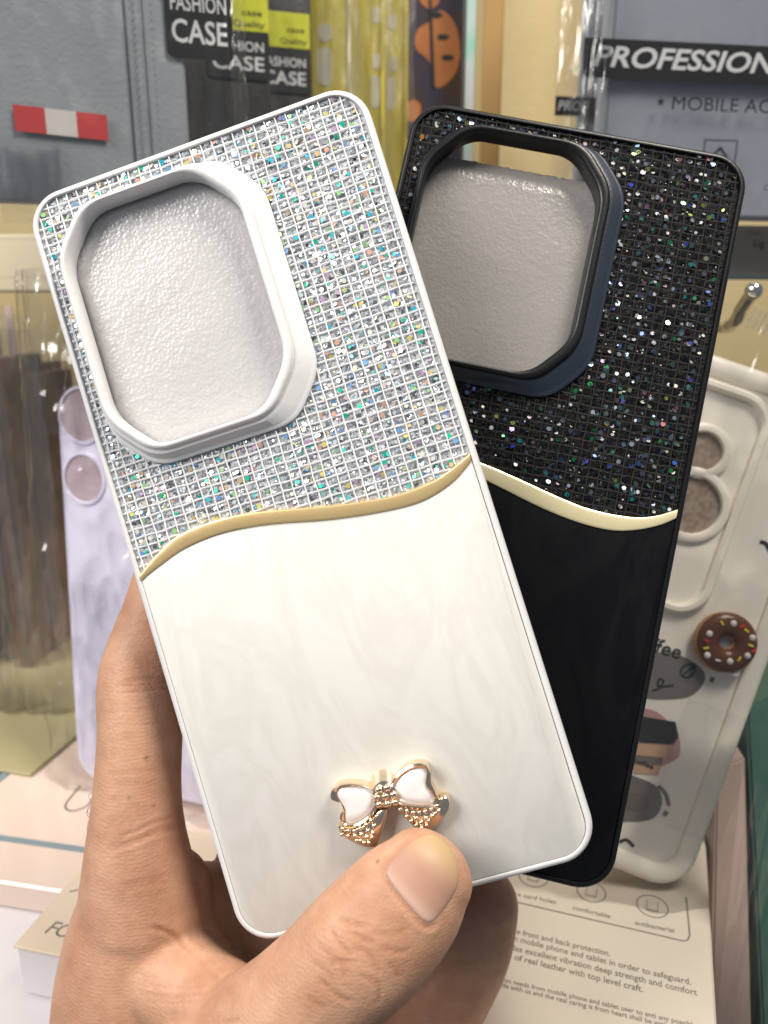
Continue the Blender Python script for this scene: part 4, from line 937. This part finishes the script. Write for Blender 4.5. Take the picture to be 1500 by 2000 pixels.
for u, v, rad in ((1042, 1712, 28), (1155, 1742, 27), (1274, 1770, 29)):
    c = on(Mk, u, v); e = on(Mk, u+rad, v); ro = math.hypot(e[0]-c[0], e[1]-c[1])
    MB().tube([(c[0]+ro*math.cos(t), c[1]+ro*math.sin(t), .03) for t in [2*math.pi*i/32 for i in range(33)]], .22, 5, True, .25).build('printed_icon', 'print_grey', r)
    for d in (-.35, .35): MB().box(c[0]+d*ro-.12, c[0]+d*ro+.12, c[1]-ro*.45, c[1]+ro*.5, 0, .06).build('printed_icon', 'print_grey', r)
    MB().box(c[0]-.35*ro, c[0]+.35*ro, c[1]-ro*.45, c[1]-ro*.37, 0, .07).build('printed_icon', 'print_grey', r)
a = on(Mk, 985, 1798); MB().box(a[0]-6, a[0]+3.2, a[1]-.8, a[1]+2.2, 0, .08).build('printed_tab', 'teal', r)
bc = MB(); x, y = on(Mk, 878, 1999); rb = random.Random(5); xx = 0
while xx < 16:
    w_ = rb.choice((.25, .4, .6)); bc.box(x+xx, x+xx+w_, y-9, y+1.6, 0, .07); xx += w_+rb.choice((.3, .5, .7))
bc.build('barcode', 'print_black', r)

# ---- pink and green packs standing at the right edge
def slab(name, q, depth, mt, label, cat, group=None):
    """four pixel/depth corners (bottom left, bottom right, top right, top left) + thickness away from the viewer"""
    P_ = [pxd(*c) for c in q]; base = (P_[0]+P_[1])/2; back = Vector((0.12, .99, 0))*depth*MM
    m_ = MB(); a_ = m_.ring([tuple((p-base)/MM) for p in P_]); b_ = m_.ring([tuple((p+back-base)/MM) for p in P_]); m_.bridge(b_, a_); m_.f.append(tuple(a_)); m_.f.append(tuple(reversed(b_)))
    root_ = thing(name, Matrix.Translation(base), label, cat, group); o_ = m_.build('pack_body', mt, root_, smooth=False)
    bm = bmesh.new(); bm.from_mesh(o_.data); bmesh.ops.recalc_face_normals(bm, faces=bm.faces); bmesh.ops.bevel(bm, geom=bm.edges[:], offset=.8*MM, segments=2, affect='EDGES'); bm.to_mesh(o_.data); bm.free(); return root_, base
rt, b0 = slab('accessory_pack', [(1386, 2075, 244), (1470, 2075, 238), (1456, 1480, 262), (1400, 1500, 268)], 40, 'pink_pack', 'pink bagged pack standing beside the printed carton', 'package')
rt2, b1 = slab('accessory_pack', [(1492, 2075, 240), (1590, 2075, 236), (1600, 1330, 262), (1458, 1380, 268)], 50, 'green_pack', 'dark green bagged pack at the right edge', 'package')
for nm_, sd, (u, v, d), lb in (('plastic_bag', 61, (1376, 2070, 236), 'clear bag around the pink pack'), ('plastic_bag', 63, (1462, 2070, 230), 'clear bag around the green pack')):
    Mf = upright(pxd(u, v, d), yaw=-12, lean=8, roll=-4); f = film(nm_, Mf, 0, 13, -2, 92, 0, sd, amp=2.4, nx=24, ny=70, fold=(2.5, .6)); tag(f, lb, 'plastic bag', 'clear plastic bags'); folds(f, 0, 12, -2, 92, 1.5, sd+2, amp=2.2, freq=.9)

# ---- left: boxes lying on the shelf
Mb = lying(pxZ(0, 1722, .05), yaw=-11)
r = thing('gift_box', Mb, 'flat pinkish box with blue grey frame line carrying the lavender case', 'box')
MB().box(-40, 128, 0, 130, -11, 0, .7).build('box_lid', 'pink_box', r)
aL = on(Mb, 60, 1468); fr0 = on(Mb, 80, 1648)
MB().box(aL[0]-1.6, aL[0]+1.6, fr0[1]-1.5, 124, .02, .14).build('frame_line', 'stripe', r)
MB().box(aL[0]+1.7, 120, fr0[1]-1.5, fr0[1]+1.5, .02, .14).build('frame_line', 'stripe', r)
hs = smooth_curve([on(Mb, *p) for p in ((157, 1535), (140, 1555), (128, 1572), (132, 1582), (148, 1583), (170, 1574), (180, 1560))], 6)
MB().tube([(p.x, p.y, .05) for p in hs], .5, 6, True, .3).build('printed_line', 'print_grey', r)
for i, (z1, h, yw, lb, mt) in enumerate(((.0385, 11, -9, 'white lilac flat box directly under the pinkish box', 'lilac_box'), (.027, 26.5, -12, 'white lilac deep box lowest in the stack at left', 'lilac_box'))):
    p = pxZ(-60, 1738, .05); o = MB().box(-60, 120, -50 if i == 0 else -10, 122, -h, 0, .7).build('gift_box', mt); o.matrix_world = lying((p.x, p.y-.001*i, z1), yw); tag(o, lb, 'box')
# olive box behind
p = pxZ(-60, 1500, .056); 
o = MB().box(-80, 26, 0, 150, -1.4, 0, .3).build('backing_card', 'olive_box'); o.matrix_world = lying((p.x, p.y+.008, .0516), -14); tag(o, 'olive beige card lying behind the frame line at far left', 'card')
# cream card box with FO lettering
Mf = lying(pxZ(25, 1847, .0582), yaw=-13)
r = thing('card_box', Mf, 'cream topped white box with dark FO lettering by the wrist', 'box')
MB().box(0, 70, 0, 62, -1.0, 0, .25).build('box_lid', 'cream_card', r); MB().box(.8, 69.2, 1.0, 61, -19, -1.1, .4).build('box_body', 'lilac_box', r)
a = on(Mf, 86, 1822); b = on(Mf, 130, 1824); lettering('FO', a[0], a[1], 5.2, .05, 'print_grey', r, rot=-3, bold=.0, shear=.12, space=.9)
x, y = on(Mf, 143, 1740); MB().tube([(x-1, y-.6, .04), (x+1.4, y+.8, .04)], .3, 6, True, .3).build('printed_line', 'print_grey', r)
# navy tray at the corner
p = pxZ(-40, 1935, .043); o = thing('tray', lying((p.x, p.y, 0), -12), 'dark navy plastic tray in the bottom left corner', 'tray')
MB().box(-30, 150, -62, -8, 20, 26.5, 1.5).build('tray_rim', 'navy', o); MB().box(-28, 148, -60, -10, .5, 19.9, 1).build('tray_body', 'navy', o)

# ---- lavender case standing on the pink box, in its bag
Ml = upright(pxZ(172, 1522, .051), yaw=-22, lean=6, roll=2)
r = thing('phone_case', Ml, 'lavender phone case with round lens openings standing at left', 'phone case')
def lv3(d, z): return [(p[0], p[1], z) for p in rrect(-6+d, 72-d, d, 164-d, 12-d, 8)]
MB().loft([lv3(d, z) for d, z in ((1.5, -8.5), (0, -7), (0, -2), (.6, -.5), (2.2, 0))], cap0=True, cap1=True).build('case_shell', 'lavender', r)
for u, v, ru in ((160, 812, 40), (165, 935, 36), (240, 880, 34)):
    x, y = on(Ml, u, v); x2, _ = on(Ml, u+ru, v); ro = abs(x2-x)
    cr_ = lambda d, z: [(x+d*math.cos(t), y+d*math.sin(t), z) for t in [2*math.pi*i/36 for i in range(36)]]
    MB().loft([cr_(ro+1.6, -.1), cr_(ro+1.4, .7), cr_(ro+.4, .9), cr_(ro, .4), cr_(ro, .06)]).build('lens_ring', 'lavender', r); MB().loft([cr_(ro, .08), cr_(ro*.02, .1)]).build('lens_opening', 'mauve', r)
f = film('plastic_bag', Ml, -20, 76, -4, 212, 4.2, 71, mt='film', amp=3.6, nx=60, ny=120, fold=(1.0, .45), edge=6); tag(f, 'clear crinkled bag around the lavender case', 'plastic bag', 'clear plastic bags')
folds(f, -19, -7, 60, 214, 4.0, 35, amp=3.0, freq=.8, nx=36, ny=90)
folds(f, -12, 24, 150, 214, 6.0, 37, amp=3.0, freq=.45, nx=50, ny=50)
folds(f, 2, 20, 0, 90, 4.6, 39, amp=2.2, freq=.45, nx=40, ny=70)

# ---- brown packs hanging edge-on at the far left
for i in range(7):
    u = -60+i*26; Y = .40+.012*((i*3) % 4); t_ = 560+18*((i*5) % 4)
    Mi = upright(pxY(u, 1350, Y), yaw=(-14, -8, -18, -10, -6, -15, -12)[i])
    top = on(Mi, u, t_+100)[1]
    r = thing('accessory_pack', Mi, ('brown pack at the far left edge, partly out of frame', 'tan pack second from the left edge', 'dark brown pack third from the left edge', 'tan pack in the middle of the brown row', 'dark brown pack with orange edge in the brown row', 'brown pack next to last before the lavender case', 'dark brown pack closest to the lavender case')[i], 'package', 'brown packs hanging edge on at left')
    MB().prism(rrect(0, 7+(i % 3), -33-3*(i % 2), top-10, 2, 4), -46, 0, .7).build('card_box', ('brown_pack', 'tan_pack', 'brown_pack', 'tan_pack', 'brown_pack', 'brown_pack', 'brown_pack')[i], r)
    MB().box(1.2, 6, top-9.6, top+26, -1.2, -.4, .2).build('hang_tab', 'tan_pack' if i % 2 else 'pink_pack', r)
    if i == 4: MB().box(.6, 1.6, 3, 90, .05, .5).build('orange_edge', 'print_orange', r)
    f = film('plastic_bag', Mi, -3, 12, -4, top+22, 2.0, 81+i, mt='film_soft', amp=2.6, nx=14, ny=70, fold=(2.6, .5)); tag(f, ('bag of the leftmost brown pack', 'bag of the tan pack second from left', 'bag of the dark brown pack third from left', 'bag of the tan pack mid row', 'bag of the orange edged dark pack', 'bag of the next to last brown pack', 'bag of the brown pack closest to lavender')[i], 'plastic bag', 'clear plastic bags')
Mh = upright(pxY(-80, 1380, .355), yaw=-6)
f = film('plastic_bag', Mh, -20, on(Mh, 128, 1200)[0], 0, on(Mh, 0, 640)[1], 0, 95, mt='film_soft', amp=4.0, nx=50, ny=90, fold=(1.6, .2)); tag(f, 'large hazy clear bag hanging over the brown packs', 'plastic bag', 'clear plastic bags')
for x_, sd in ((2, 96), (14, 97), (27, 98)): folds(f, x_, x_+9, 0, on(Mh, 0, 640)[1], 2.5, sd, amp=3.0, freq=.7, nx=30, ny=80)
# ---- cream rails of the rack behind
for u, v, h, lb in ((0, 500, 26, 'upper cream rack rail at left behind the white case corner'), (0, 555, 9, 'thin lower cream rack rail at left')):
    p = pxY(u, v, .46); o = MB().box(-60, 140, 0, h*.95, -14, 0, 1.2).build('rack_rail', 'rail'); o.matrix_world = upright((p.x, p.y, p.z-h*.5*MM)); tag(o, lb, 'rail', 'cream rails of the rack')
